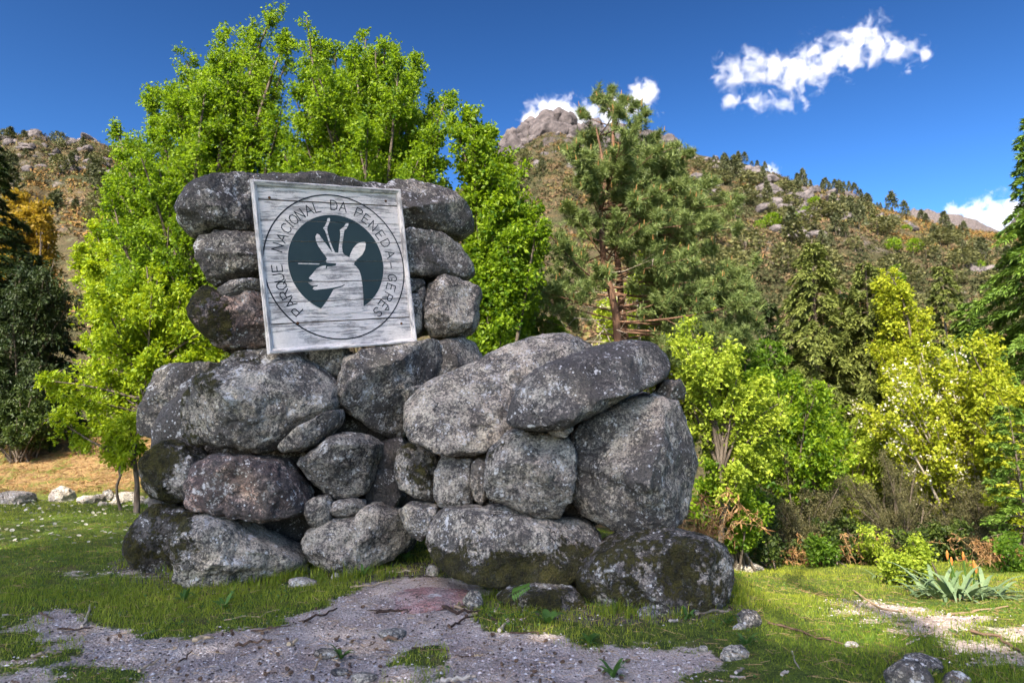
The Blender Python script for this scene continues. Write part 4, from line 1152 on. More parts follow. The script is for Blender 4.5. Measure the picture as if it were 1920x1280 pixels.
broadleaf('blossom_tree', 'yellow-green tree speckled with white blossom on pale thin stems', 'tree', 1775, 14.0,
          [(1610, 760), (1650, 700), (1710, 660), (1780, 630), (1840, 660), (1850, 780), (1830, 880), (1760, 900), (1700, 880), (1630, 830)], 80, 1.2, 'yellow', 'pale_bark', 29,
          (), None, per=7, sub_n=6, sub_len=0.65, twig_n=5, ln=0.07, wd=0.05, blossoms=520, from_base=0.75, trunk_r=0.05, up=0.35)
broadleaf('yellow_bush', 'yellow-leaved bush pressed against the cedar at the right edge', 'shrub', 1885, 12.8, [(1800, 620), (1840, 590), (1900, 650), (1930, 760), (1920, 930), (1860, 980), (1830, 800)], 46, 0.8, 'yellow', 'bark', 30,
          (), None, per=7, sub_n=6, sub_len=0.6, ln=0.075, wd=0.055, from_base=0.5, trunk_r=0.05)
conifer('cedar_tree', 'tall dark-topped cedar cut off by the right edge of the view', 1960, 15.5, (1940, 205), 225, 'cedar', 'bark', 31, nb=230, droop=0.42, dens=32, ln=0.15, wd=0.04, power=0.85, trunk_r=0.2, fan=0.4)
conifer('young_cedar', 'light green young conifer with a bare leaning stem at lower right', 1900, 10.8, (1890, 760), 75, 'cedar', 'bark', 32, nb=60, droop=0.15, dens=26, ln=0.09, wd=0.03, low=0.2, trunk_r=0.04)
for k, (bx, Y, poly, lab) in enumerate([(1490, 12.4, [(1395, 960), (1420, 880), (1470, 855), (1540, 845), (1580, 890), (1590, 1000), (1560, 1035), (1430, 1030)], 'grey-brown heath bush nearer the big boulder'),
                                        (1660, 13.0, [(1560, 930), (1600, 855), (1660, 845), (1730, 875), (1765, 950), (1750, 1025), (1600, 1035)], 'grey-brown heath bush under the blossom tree'),
                                        (1820, 13.2, [(1760, 960), (1790, 900), (1850, 900), (1890, 960), (1880, 1040), (1770, 1040)], 'low heath bush close to the orange flower spikes')]):
    broadleaf('heath_shrub', lab, 'shrub', bx, Y, poly, 60, 0.7, 'heath', 'bark', 33 + k, (), 'heath bushes along the lawn edge', per=14, sub_n=9, sub_len=0.4, twig_n=6, ln=0.035, wd=0.012, from_base=0.9, trunk_r=0.03, up=0.4, flat=0.1)
for k, (bx, Y, poly, lab) in enumerate([(1390, 11.3, [(1300, 960), (1370, 930), (1440, 925), (1490, 970), (1480, 1040), (1380, 1050), (1310, 1020)], 'dark bramble mound in the shade right of the boulder pile'),
                                        (1560, 12.0, [(1480, 1000), (1540, 960), (1620, 980), (1640, 1040), (1500, 1050)], 'dark bramble mound beneath the heath bushes'),
                                        (1740, 12.6, [(1680, 1000), (1740, 970), (1820, 990), (1830, 1050), (1700, 1055)], 'dark bramble mound behind the grey-green strap-leaved clump'),
                                        (60, 14.8, [(-40, 760), (60, 730), (140, 770), (130, 815), (-40, 815)], 'dark bramble mound at the foot of the left evergreens')]):
    broadleaf('bramble', lab, 'shrub', bx, Y, poly, 40, 0.7, 'under', 'bark', 40 + k, (), 'dark bramble mounds', per=9, sub_n=8, sub_len=0.5, twig_n=5, ln=0.06, wd=0.045, from_base=0.9, trunk_r=0.03)
for k, (px, Y, poly, lab) in enumerate([(1425, 10.4, [(1390, 1050), (1400, 1015), (1440, 1000), (1465, 1030), (1455, 1056)], 'low green plant at the lawn edge nearest the mossy boulder'),
                                        (1545, 11.0, [(1500, 1052), (1515, 1005), (1560, 1010), (1590, 1045), (1560, 1058)], 'low green plant at the lawn edge beside the dark strap tuft'),
                                        (1640, 11.2, [(1605, 1050), (1620, 985), (1655, 975), (1670, 1030), (1650, 1055)], 'thin yellow-green plant rising behind the round-leaved shrub'),
                                        (1885, 10.0, [(1840, 1075), (1850, 1020), (1900, 1010), (1935, 1050), (1920, 1085)], 'low green plant at the foot of the young conifer')]):
    broadleaf('undergrowth_plant', lab, 'plant', px, Y, poly, 9, 0.6, ['under', 'lime_dark', 'bright', 'lime_dark'][k], 'bark', 140 + k, (), 'green plants along the lawn edge', per=8, sub_n=10, sub_len=0.3, twig_n=4, ln=0.06, wd=0.04, from_base=0.9, trunk_r=0.02)
g = ground_at(1695, 1096)
broadleaf('garden_shrub', 'small round-leaved bright shrub standing alone on the sunny lawn edge', 'shrub', 1695, float(g[1]), [(1640, 1070), (1655, 1035), (1690, 1055), (1705, 1015), (1738, 1012), (1735, 1050), (1752, 1080), (1700, 1096), (1655, 1090)],
          26, 0.3, 'bright', 'bark', 45, (), None, per=8, sub_n=12, sub_len=0.3, twig_n=4, ln=0.045, wd=0.04, from_base=0.9, trunk_r=0.02)

# ------------------------------------------------------------------ tall trees behind the viewer: they shade the foreground
TRV = SUN_TRAVEL; PRP = np.array([TRV[1], -TRV[0]])
CE, SE = math.cos(SUN_EL), math.sin(SUN_EL)
EDGE_A = [-16, -12.5, -10, -8.5, -6, -4.6, -3.4, -2.7, -1.5, -0.95, -0.66, -0.48, -0.1, 0.5, 1.3, 2.5, 6.0, 9.0]
EDGE_B = [6.2, 5.4, 5.7, 5.9, 6.3, 7.2, 7.9, 6.8, 6.0, 5.5, 4.7, 3.4, 3.0, 3.12, 3.32, 3.5, 3.9, 4.2]
def shade_tree(a0, a1, seed, label, dense=1.0):
    rs = np.random.default_rng(seed)
    H0 = -13.5
    n = int(3000 * dense * (a1 - a0))
    a = rs.uniform(a0, a1, n)
    top = np.interp(a, EDGE_A, EDGE_B)
    top = top + 0.16 * fbm2(a, a * 0, 0.9, 3, seed) - 0.05
    b = top - np.where(rs.random(n) < 0.25, 0.7 * rs.random(n), (top + 2.5) * rs.random(n) ** 1.1)
    h = H0 + rs.normal(0, 1.1, n)
    z = (b - SE * h) / CE
    P = np.stack([a * PRP[0] + h * TRV[0], a * PRP[1] + h * TRV[1], z], -1)
    ac = (a0 + a1) / 2
    base = np.array([ac * PRP[0] + H0 * TRV[0], ac * PRP[1] + H0 * TRV[1], 0.0])
    base[2] = float(gz(base[0], base[1])) - 0.1
    root = thing('tall_tree', tuple(base), label, 'tree', 'tall trees behind the viewer')
    ax = norm(rs.normal(size=(n, 3))); nr = norm(rs.normal(size=(n, 3)) + np.array([0, 0, .5]))
    V, F = leaf_quads(P, ax, nr, 0.27, 0.20, rs)
    apex = base + np.array([0, 0, P[:, 2].max() - base[2] - 1.0])
    k = rs.choice(n, 34, replace=False)
    wood, tw, tr = grow(base, P[k], apex, rs, (0.5, 0.85), 2, 0.8, 1, 0.3, 0.05)
    wood_obj(wood, M['bark'], root, base)
    mesh_obj('crown', [(V, F, 0, rs.random(n))], M['shade_leaf'], root, base)
for a0, a1, s, l in [(-14.0, -7.5, 50, 'tall broadleaf tree behind the viewer, farthest left of its row'), (-7.6, -2.2, 51, 'tallest broadleaf tree behind the viewer, shading the stone pile'),
                     (-2.3, 2.6, 52, 'lower broadleaf tree behind the viewer, shading the gravel'), (2.5, 8.5, 53, 'lowest broadleaf tree behind the viewer, shading the right lawn')]:
    shade_tree(a0, a1, s, l, 0.22 if s == 50 else 1.0)

# ------------------------------------------------------------------ strap-leaved clump with orange spikes
def strap_leaf(rs, base, az, L, w, lift):
    k = 8
    t = np.linspace(0, 1, k)
    d = np.array([math.cos(az), math.sin(az), 0])
    bend = rs.uniform(0.75, 1.25)
    P = base + d * (L * 0.75 * t[:, None]) + np.array([0, 0, 1]) * (L * (lift * t - bend * lift * 0.75 * t ** 2.2))[:, None]
    s = np.array([-d[1], d[0], 0]); wd = w * np.clip(np.minimum(1, 1.25 - t ** 1.5 * 1.25) , 0.04, 1)
    mid = P - np.array([0, 0, 0.25]) * wd[:, None]
    A, B = P + s * wd[:, None], P - s * wd[:, None]
    V = np.stack([A, mid, B], 1).reshape(-1, 3)
    F = []
    for i in range(k - 1):
        for j in (0, 1):
            F.append((3 * i + j, 3 * i + j + 1, 3 * i + 4 + j, 3 * i + 3 + j))
    return V, np.array(F)
def strap_clump(px, py, n, L, label, spikes=()):
    rs = np.random.default_rng(int(px))
    g = ground_at(px, py); g[2] = gz(g[0], g[1])
    root = thing('strap_leaved_plant', tuple(g), label, 'plant')
    for k in range(n):
        az = rs.uniform(0, 2 * np.pi); r0 = rs.uniform(0, 0.38 if L > 0.4 else 0.08)
        b = g + np.array([math.cos(az) * r0, math.sin(az) * r0 * 0.7, -0.02])
        V, F = strap_leaf(rs, b, az + rs.normal(0, 0.5), L * rs.uniform(0.6, 1.15), 0.022 if L > .4 else .012, rs.uniform(0.5, 1.1))
        mesh_obj('leaf', [(V, F, 0, np.full(len(F), rs.random()))], M['strap'], root, g, smooth=True)
    for sx, sy in spikes:
        Y = g[1] + rs.uniform(0.1, 0.5)
        top = at(sx, sy, Y); b = np.array([top[0] + rs.normal(0, .04), Y, g[2]])
        st = mesh_obj('flower_stalk', [(*tubes([b], [top], [0.010], [0.007], 5), 0, None)], M['weed'], root, g)
        i, F = ico(2)
        mesh_obj('flower_spike', [(top + i * np.array([.013, .013, .05]), F, 0, rs.random(len(F)))], M['poker'], st, g)
M['poker'] = leaf_mat('orange flower spike', (0.42, 0.13, 0.03), (0.50, 0.22, 0.05), (0.4, 0.15, 0.03), 0.2)
strap_clump(1795, 1120, 85, 0.60, 'grey-green clump of arching strap leaves with orange flower spikes', [(1776, 1040), (1784, 1052), (1806, 1042), (1826, 1058), (1830, 1066)])
strap_clump(1652, 1084, 14, 0.34, 'small tuft of upright strap leaves beside the round-leaved shrub')
strap_clump(1520, 1050, 26, 0.36, 'dark tuft of strap leaves at the shaded far edge of the lawn')

# ------------------------------------------------------------------ dead bracken
M['straw'] = flat_mat('dry straw stem', (0.20, 0.115, 0.05), (0.44, 0.30, 0.15), 14)
def bracken(px, py, Y, h, spreadx, n, label, seed, group='tangles of dead bracken'):
    rs = np.random.default_rng(seed)
    top = at(px, py, Y)
    b0 = np.array([top[0], Y, float(gz(top[0], Y))])
    root = thing('dead_bracken', tuple(b0), label, 'bracken', group)
    wood, P, A = [], [], []
    for k in range(n):
        b = b0 + np.array([rs.normal(0, spreadx * 0.4), rs.normal(0, 0.25), -0.02])
        hh = h * rs.uniform(0.5, 1.1)
        d = np.array([rs.normal(0, 0.5), rs.normal(0, 0.4), 1.0]); e = b + d * hh * 0.7
        f = e + np.array([rs.normal(0, .35), rs.normal(0, .25), rs.uniform(-0.35, 0.1)]) * hh
        wood.append(tubes([b, e], [e, f], np.array([.0036, .0026]), np.array([.0026, .001]), 3))
        m = 26
        t = rs.random(m)
        q = np.where((t < .5)[:, None], b + (e - b) * (t * 2)[:, None], e + (f - e) * (t * 2 - 1)[:, None])
        P.append(q); A.append(norm(rs.normal(size=(m, 3)) + np.array([0, 0, -0.5])))
    P = np.concatenate(P); A = np.concatenate(A)
    V, F = leaf_quads(P, A, norm(rs.normal(size=P.shape)), 0.09 * rs.uniform(.5, 1.3, len(P)), 0.02, rs)
    tag(mesh_obj('stems', [(a, b, 0, None) for a, b in wood], M['straw'], root, b0), kind='stuff')
    mesh_obj('fronds', [(V, F, 0, rs.random(len(F)))], M['bracken'], root, b0)
for k, (px, Y, h, sx, n, lab) in enumerate([(1298, 7.4, 0.95, 0.2, 45, 'tall straw-coloured tangle hanging beside the big boulder'),
                                            (1425, 10.8, 0.45, 0.6, 16, 'low rusty tangle right of the lowest mossy boulder'),
                                            (1500, 11.3, 0.45, 0.6, 16, 'low rusty tangle under the first heath bush'),
                                            (1585, 11.6, 0.7, 0.4, 22, 'rusty tangle between the two heath bushes'),
                                            (1640, 11.5, 0.5, 0.4, 14, 'low rusty tangle behind the round-leaved shrub'),
                                            (1850, 10.8, 0.7, 0.4, 22, 'rusty tangle at the bare stem of the young conifer'),
                                            (1905, 10.2, 0.5, 0.4, 18, 'rusty tangle at the right edge of the view')]):
    bracken(px, 1000, Y, h, sx, n, lab, 60 + k)
def bank_litter():
    rs = np.random.default_rng(77)
    n = 20000
    x = rs.uniform(-13, -1.0, n); y = rs.uniform(12.8, 19, n)
    x = x * y / 14
    keep = fbm2(x, y, 0.6, 3, 8) > -0.25
    x, y = x[keep], y[keep]
    P = np.stack([x, y, gz(x, y) + rs.uniform(0, 0.18, len(x)) * np.clip(fbm2(x, y, 0.8, 2, 4) + .6, 0, 1)], -1)
    A = norm(rs.normal(size=P.shape) * np.array([1, 1, .45]))
    V, F = leaf_quads(P, A, norm(rs.normal(size=P.shape) + np.array([0, 0, 1])), 0.17 * rs.uniform(.4, 1.3, len(P)), 0.016, rs)
    o = mesh_obj('bracken_litter', [(V, F, 0, rs.random(len(F)))], M['bracken'])
    tag(o, 'flattened straw and rust coloured dead bracken covering the left bank', 'bracken', kind='stuff')
bank_litter()

# ------------------------------------------------------------------ grass
def grass():
    rs = np.random.default_rng(5)
    chunks = []
    def blades(n, x0, x1, y0, y1, h, w, two, fac):
        y = y0 + (y1 - y0) * rs.random(n); x = (x0 + (x1 - x0) * rs.random(n)) * (0.55 + 0.45 * y / y1 if False else 1)
        vis = (np.abs(x) < 0.80 * y + 0.5)
        x, y = x[vis], y[vis]
        den = 1 - np.clip(gravel_amount(x, y) * 1.25, 0, 1)
        den *= 1 - 0.45 * soil_amount(x, y)
        den *= 1 - 0.8 * bank_amount(x, y)
        den *= np.clip(0.75 + 0.7 * fbm2(x, y, 1.1, 3, 17), 0.12, 1)
        k = rs.random(len(x)) < den
        x, y = x[k], y[k]; m = len(x)
        z = gz(x, y) - 0.006
        P = np.stack([x, y, z], -1)
        big = np.clip(0.75 + 0.8 * fbm2(x, y, 0.8, 3, 23), 0.4, 1.7)
        edge = soil_amount(x, y)
        hh = h * big * rs.uniform(0.45, 1.25, m) * (1 + 0.9 * edge * (edge < 0.9))
        a = rs.uniform(0, 2 * np.pi, m)
        s = np.stack([np.cos(a), np.sin(a), 0 * a], -1) * (w * rs.uniform(.7, 1.2, m))[:, None]
        b = rs.uniform(0, 2 * np.pi, m); lean = rs.uniform(0.1, 0.9, m)
        l = np.stack([np.cos(b) * lean, np.sin(b) * lean, np.ones(m)], -1)
        tip = P + l * hh[:, None]; tip[:, 2] -= lean * hh * 0.3
        tint = np.clip(0.45 + 0.55 * fbm2(x, y, 0.5, 3, 29) + rs.normal(0, 0.22, m), 0, 1)
        if two:
            mid = P + l * (hh * 0.5)[:, None] * np.array([.6, .6, 1])
            V = np.stack([P - s, P + s, mid + s * .75, mid - s * .75, tip], 1).reshape(-1, 3)
            i = np.arange(m)[:, None] * 5
            chunks.append((V, i + np.array([[0, 1, 2, 3]]), 0, tint))
            chunks.append((np.zeros((0, 3)), np.zeros((0, 3), int), 0, None))
            T = i + np.array([[3, 2, 4]])
            base_n = sum(len(c[0]) for c in chunks[:-2])
            chunks.append((np.zeros((0, 3)), T - len(V), 0, tint))
        else:
            V = np.stack([P - s, P + s, tip], 1).reshape(-1, 3)
            chunks.append((V, np.arange(m * 3).reshape(-1, 3), 0, tint))
    blades(210000, -4.6, 4.6, 2.2, 6.2, 0.050, 0.0022, True, 1)
    blades(150000, -8, 8, 6.2, 10.5, 0.050, 0.0032, False, 1)
    blades(110000, -12, 12, 10.5, 15.5, 0.055, 0.005, False, 1)
    seg = rs.integers(0, 11, 330); t_ = rs.random(330)[:, None]
    cpt = MOUND[seg] * (1 - t_) + MOUND[seg + 1] * t_ + rs.normal(0, 0.13, (330, 2))
    cpt = cpt[gravel_amount(cpt[:, 0], cpt[:, 1]) < 0.3]
    cpt = cpt[(cpt[:, 0] < -1.0) | (cpt[:, 0] > 0.55)]
    i = np.repeat(np.arange(len(cpt)), 22); m = len(i)
    b0 = cpt[i] + rs.normal(0, 0.035, (m, 2)); P = np.stack([b0[:, 0], b0[:, 1], gz(b0[:, 0], b0[:, 1]) - .01], -1)
    hh = rs.uniform(.04, .17, m) * rs.uniform(.5, 1.1, len(cpt))[i]; az = rs.uniform(0, 2 * np.pi, m); ln_ = rs.uniform(.1, .7, m)
    l = np.stack([np.cos(az) * ln_, np.sin(az) * ln_, np.ones(m)], -1); sd = np.stack([-np.sin(az), np.cos(az), 0 * az], -1) * .0025
    mid = P + l * (hh * .6)[:, None] * np.array([.6, .6, 1]); tip = P + l * hh[:, None] * np.array([1.3, 1.3, .92])
    V = np.stack([P - sd, P + sd, mid + sd * .8, mid - sd * .8, tip], 1).reshape(-1, 3); k5 = np.arange(m)[:, None] * 5
    tt_ = np.clip(rs.normal(.45, .3, m), 0, 1)
    chunks.append((V, k5 + np.array([[0, 1, 2, 3]]), 0, tt_)); chunks.append((np.zeros((0, 3)), k5 + np.array([[3, 2, 4]]) - len(V), 0, tt_))
    o = mesh_obj('grass', chunks, M['grass'])
    tag(o, 'short green lawn grass around the stone pile', 'grass', kind='stuff')
grass()

def lawn_litter():
    rs = np.random.default_rng(18)
    n = 26000
    y = 2.3 + 8 * rs.random(n) ** 1.4; x = rs.uniform(-1, 1, n) * .8 * y
    cl = fbm2(x, y, 1.5, 3, 51)
    k = (gravel_amount(x, y) < .45) & (rs.random(n) < np.clip(.1 + 1.5 * cl, 0.03, 1)) & (bank_amount(x, y) < .3)
    x, y = x[k], y[k]; m = len(x)
    P = np.stack([x, y, gz(x, y) + rs.uniform(.012, .045, m)], -1)
    ax = norm(np.stack([rs.normal(size=m), rs.normal(size=m), rs.uniform(0, .5, m)], -1))
    V, F = leaf_quads(P, ax, norm(rs.normal(0, .35, P.shape) + np.array([0, 0, 1])), rs.uniform(.014, .034, m), rs.uniform(.010, .02, m), rs)
    tag(mesh_obj('clover', [(V, F, 0, rs.random(m))], M['weed']), 'small broad clover leaves growing through the lawn grass', 'clover', kind='stuff')
    n = 5200
    y = 2.3 + 7 * rs.random(n) ** 1.3; x = rs.uniform(-1, 1, n) * .8 * y
    k = bank_amount(x, y) < .3; x, y = x[k], y[k]; m = len(x)
    a = rs.uniform(0, 2 * np.pi, m); L = rs.uniform(.02, .10, m)
    d = np.stack([np.cos(a), np.sin(a), rs.uniform(-.1, .35, m)], -1) * L[:, None]
    P = np.stack([x, y, gz(x, y) + rs.uniform(.004, .03, m) * (gravel_amount(x, y) < .4) + .003], -1)
    V, F = tubes(P, P + d, np.full(m, .0016), np.full(m, .001), 3)
    tag(mesh_obj('dry_straw', [(V, F, 0, np.repeat(rs.random(m), 3))], M['straw']), 'broken bits of straw and twig strewn over lawn and gravel', 'straw', kind='stuff')
lawn_litter()
def daisies():
    rs = np.random.default_rng(9)
    I, F = ico(2)
    head = I * np.array([.016, .016, .006])
    a = np.arange(10) / 10 * 2 * np.pi
    pet = []
    for q in a:
        d = np.array([math.cos(q), math.sin(q), 0.25]); s = np.array([-math.sin(q), math.cos(q), 0]) * .006
        pet += [d * .002 - s * .5, d * .014 - s * 1.2, d * .021, d * .014 + s * 1.2]
    V2 = np.array(pet); F2 = np.arange(len(V2)).reshape(-1, 4)
    Vs, Fs = tubes([[0, 0, -.06]], [[0, 0, -.002]], [.0015], [.0015], 3)
    me = mesh_data('daisy', [(head * .5, F, 1, None), (V2 + np.array([0, 0, .002]), F2, 0, None), (Vs, Fs, 2, None)], [M['blossom'], M['yellow'], M['weed']])
    n = 0
    while n < 210:
        px, py = rs.uniform(-10, 285), 944 + 86 * rs.random() ** 1.7
        g = ground_at(px, py)
        if bank_amount(g[:1], g[1:2])[0] > .5 or g[1] < 6.6: continue
        o = bpy.data.objects.new('daisy', me)
        o.location = (g[0], g[1], float(gz(g[0], g[1])) + .058)
        o.rotation_euler = (rs.normal(.35, .2), rs.normal(0, .2), rs.uniform(0, 6)); o.scale = [rs.uniform(.8, 1.35)] * 3
        link(o); tag(o, 'tiny white daisy in the shaded lawn left of the stone pile', 'daisy', 'white daisies dotted over the left lawn')
        n += 1
daisies()

# ------------------------------------------------------------------ weeds at the foot of the stones
def rosette(px, py, n, L, w, label, seed, upright=0.35, group=None, name='weed'):
    rs = np.random.default_rng(seed)
    g = ground_at(px, py)
    root = thing(name, tuple(g), label, 'weed', group)
    for k in range(n):
        az = k * 2.399 + rs.normal(0, .3)
        V, F = strap_leaf(rs, g + np.array([0, 0, -.005]), az, L * rs.uniform(.6, 1.1), w, upright * rs.uniform(.5, 1.8))
        wd = np.repeat(np.sin(np.linspace(.35, np.pi, 8)) ** .8, 3)
        c = np.repeat(V.reshape(8, 3, 3)[:, 1], 3, 0)
        V = c + (V - c) * wd[:, None]
        mesh_obj('leaf', [(V, F, 0, np.full(len(F), rs.random()))], M['weed'], root, g, smooth=True)
rosette(1028, 1168, 7, 0.20, 0.030, 'bright broad-leaved rosette on bare soil below the mossy overhang', 80, 0.9)
for k, (px, py, L, lab) in enumerate([(515, 1086, .22, 'leafy weed tucked under the wedge-shaped stone'), (625, 1078, .20, 'leafy weed beside the white pebble under the pile'), (680, 1082, .22, 'bushy dark weed at the inner corner of the pile'),
                                      (762, 1050, .2, 'tall weed in the crevice by the bench-like stone'), (345, 1128, .22, 'pale-leaved weed in the grass left of the pile'), (420, 1140, .22, 'pale-leaved weed beside the bent straw on the gravel edge'),
                                      (640, 1232, .16, 'flat dark weed growing in the gravel path'), (1105, 1205, .18, 'grey-green weed at the edge of the right grass'), (1150, 1268, .2, 'dark weed near the bottom of the right grass'),
                                      (1290, 1160, .2, 'dark broad-leaved weed near the fallen pale stick'), (1400, 1212, .18, 'small dark weed beyond the grey embedded stone'), (1365, 1168, .2, 'weed beside the tilted grey stone')]):
    rosette(px, py, 11, L * .75, .014, lab, 81 + k, 1.0, 'leafy weeds round the monument')
def fern(px, py, Y):
    rs = np.random.default_rng(3)
    g = at(px, py, Y)
    root = thing('fern', tuple(g), 'small pale fern sprig growing out under the mossy overhang', 'fern')
    P = np.stack([g + np.array([.13, -.04, .07]) * t for t in np.linspace(0, 1, 9)])
    V, F = tubes(P[:-1], P[1:], np.full(8, .0025), np.full(8, .002), 4)
    mesh_obj('stem', [(V, F, 0, None)], M['weed'], root, g)
    for t in np.linspace(.15, 1, 8):
        for s in (-1, 1):
            ax = norm(np.array([.35, -.3, s * .9])); V, F = leaf_quads(np.array([g + np.array([.13, -.04, .07]) * t]), ax[None], np.array([[0, -1., .3]]), .055 * (1.1 - .6 * t), .02, rs)
            mesh_obj('leaflet', [(V, F, 0, np.array([.9]))], M['weed'], root, g)
fern(955, 1115, 4.95)

# ------------------------------------------------------------------ loose stones, gravel, twigs and cones
def ground_rock(px, py, wpx, hpx, label, seed, sink=0.35, mat='granite', moss=-.35, crust_or_shade=0., group=None, name='rock', p=2.6):
    g = ground_at(px, py)
    rs = np.random.default_rng(seed)
    w = wpx / FPX * g[1] / 2; h = hpx / FPX * g[1]
    U, F = ico(5)
    off = rs.random(3) * 40
    L = U * (1 + 0.28 * fbm(U * 1.4 + off, 3, seed)[:, None])
    for _ in range(7):
        n = norm(rs.normal(size=3)); D = (L @ n).max() * rs.uniform(.72, .92)
        L = L - n * (np.maximum(L @ n - D, 0) * .9)[:, None]
    L = L + U * (0.05 * fbm(U * 6 + off, 3, seed + 3))[:, None]
    hz = h / (1 - sink) * 0.62
    L = L * np.array([w, w * rs.uniform(.6, .9), hz * 0.75])
    a = rs.uniform(-.5, .5); c, s = math.cos(a), math.sin(a)
    L[:, :2] = L[:, :2] @ np.array([[c, s], [-s, c]])
    o = mesh_obj(name, [(L, F, 0, None)], M[mat], None, (0, 0, 0), True)
    o.location = (g[0], g[1] + w * .4, float(gz(g[0], g[1])) + hz * 0.75 * (1 - 2 * sink))
    o['moss'] = float(moss); o['crust_or_shade'] = float(crust_or_shade) * .6 - .02; o['moss_up'] = 0.0; o['moss_side'] = 0.0
    return tag(o, label, 'rock', group)
ground_rock(795, 1132, 200, 12, 'flat pink granite slab bedded in the gravel path', 101, .55, 'rose', -.5, -.6)
ground_rock(888, 1140, 36, 32, 'pale upright stone beside the twisted brown roots', 102, .25, 'granite', -.4, -.1)
ground_rock(627, 1088, 17, 15, 'small white pebble under the bottom right stone of the pillar', 103, .2, 'granite', -.5, -.5)
ground_rock(566, 1070, 26, 14, 'small pale stone by the wedge-shaped stone', 104, .3, 'granite', -.5, -.3)
ground_rock(562, 1098, 50, 14, 'bluish white flat stone in the weeds below the pillar', 105, .4, 'granite', -.5, -.5)
ground_rock(735, 1194, 55, 10, 'half buried grey stone in the middle of the path', 106, .5, 'granite', -.4, -.1)
ground_rock(612, 1229, 50, 8, 'flat grey stone with a bent stalk across it', 107, .5, 'granite', -.4, .0)
ground_rock(635, 1262, 34, 8, 'flat grey stone behind a pine cone on the path', 108, .5, 'granite', -.4, .0)
ground_rock(680, 1273, 50, 8, 'flat pale stone at the bottom edge of the path', 109, .5, 'granite', -.4, -.2)
ground_rock(810, 1078, 26, 18, 'white angular stone against the dark overhang', 110, .3, 'granite', -.5, -.4)
ground_rock(1216, 1160, 38, 20, 'grey stone in the grass below the lowest mossy boulder', 111, .35, 'granite', -.4, .0)
ground_rock(1408, 1176, 40, 34, 'tilted dark grey stone on the brow of the grass', 112, .25, 'granite', -.25, .05)
ground_rock(1388, 1180, 26, 10, 'thin pale stone at the foot of the tilted grey stone', 113, .3, 'granite', -.4, -.2)
ground_rock(1382, 1236, 56, 24, 'blue-grey stone embedded where gravel meets grass', 114, .4, 'granite', -.4, -.1)
ground_rock(1320, 1220, 20, 8, 'tiny grey stone at the gravel edge', 115, .4, 'granite', -.4, -.1)
ground_rock(1600, 1213, 24, 9, 'small bluish stone in the shaded right lawn', 116, .4, 'granite', -.4, -.2)
ground_rock(1735, 1262, 90, 26, 'long dark crusted stone rising from the grass at bottom right', 117, .35, 'granite', -.3, .12)
ground_rock(1715, 1290, 80, 42, 'rounded dark crusted stone cut by the bottom edge at right', 118, .35, 'granite', -.3, .12)
ground_rock(1800, 1285, 50, 24, 'low dark crusted stone nearest the right corner', 119, .35, 'granite', -.3, .12)
ground_rock(1408, 1072, 55, 16, 'mossy pale stone at the far edge of the sunny lawn', 120, .3, 'granite', -.08, -.1)
for k, (px, py, w, h, lab, mo) in enumerate([(20, 944, 62, 26, 'big block of stone at the left end of the lawn edge', -.2), (110, 940, 44, 28, 'mossy sided wedge of stone on the lawn edge', -.15), (160, 943, 40, 16, 'low flat stone third along the lawn edge', -.35),
                                             (183, 940, 18, 15, 'small round stone against the pile on the lawn edge', -.4), (198, 938, 26, 22, 'upright pale stone on the lawn edge left of the beech', -.4), (232, 940, 42, 18, 'brownish loaf-shaped stone before the beech trunk', -.35),
                                             (258, 945, 22, 16, 'pale stone right at the foot of the beech', -.4), (278, 946, 24, 14, 'last low stone of the lawn edge beside the monument', -.4), (215, 946, 24, 10, 'thin flat stone under the brownish loaf-shaped one', -.4), (190, 948, 18, 9, 'tiny stone in front of the lawn edge row', -.4)]):
    ground_rock(px, py, w, h, lab, 130 + k, .25, 'granite', mo, -.15, 'stones along the left lawn edge')

def twig(pts, r, label, mat='dead_twig', group=None, seed=0, name='stick', lift=0.4):
    P = np.array([ground_at(*p) for p in pts])
    P[:, 2] = gz(P[:, 0], P[:, 1]) + r * lift
    t = np.linspace(0, 1, len(P)); tt = np.linspace(0, 1, len(P) * 3)
    Q = np.stack([np.interp(tt, t, P[:, k]) for k in range(3)], -1)
    rs = np.random.default_rng(seed + int(pts[0][0] * 7))
    Q[1:-1] += rs.normal(0, r * .5, Q[1:-1].shape)
    Q[:, 2] += r * 0.4
    V, F, T = tube_path(Q, r * np.linspace(1, .55, len(Q)) * rs.uniform(.85, 1.1, len(Q)), 6)
    o = mesh_obj(name, [(V - Q[0], F, 0, np.full(len(F), rs.random())), (np.zeros((0, 3)), T - len(V), 0, np.full(len(T), 1.0))], M[mat])
    o.location = Q[0]
    return tag(o, label, 'stick', group)
M['brown_twig'] = flat_mat('dark brown twig', (0.045, 0.028, 0.02), (0.16, 0.10, 0.065), 20)
M['tan_twig'] = flat_mat('peeled tan twig', (0.30, 0.20, 0.11), (0.50, 0.38, 0.24), 20)
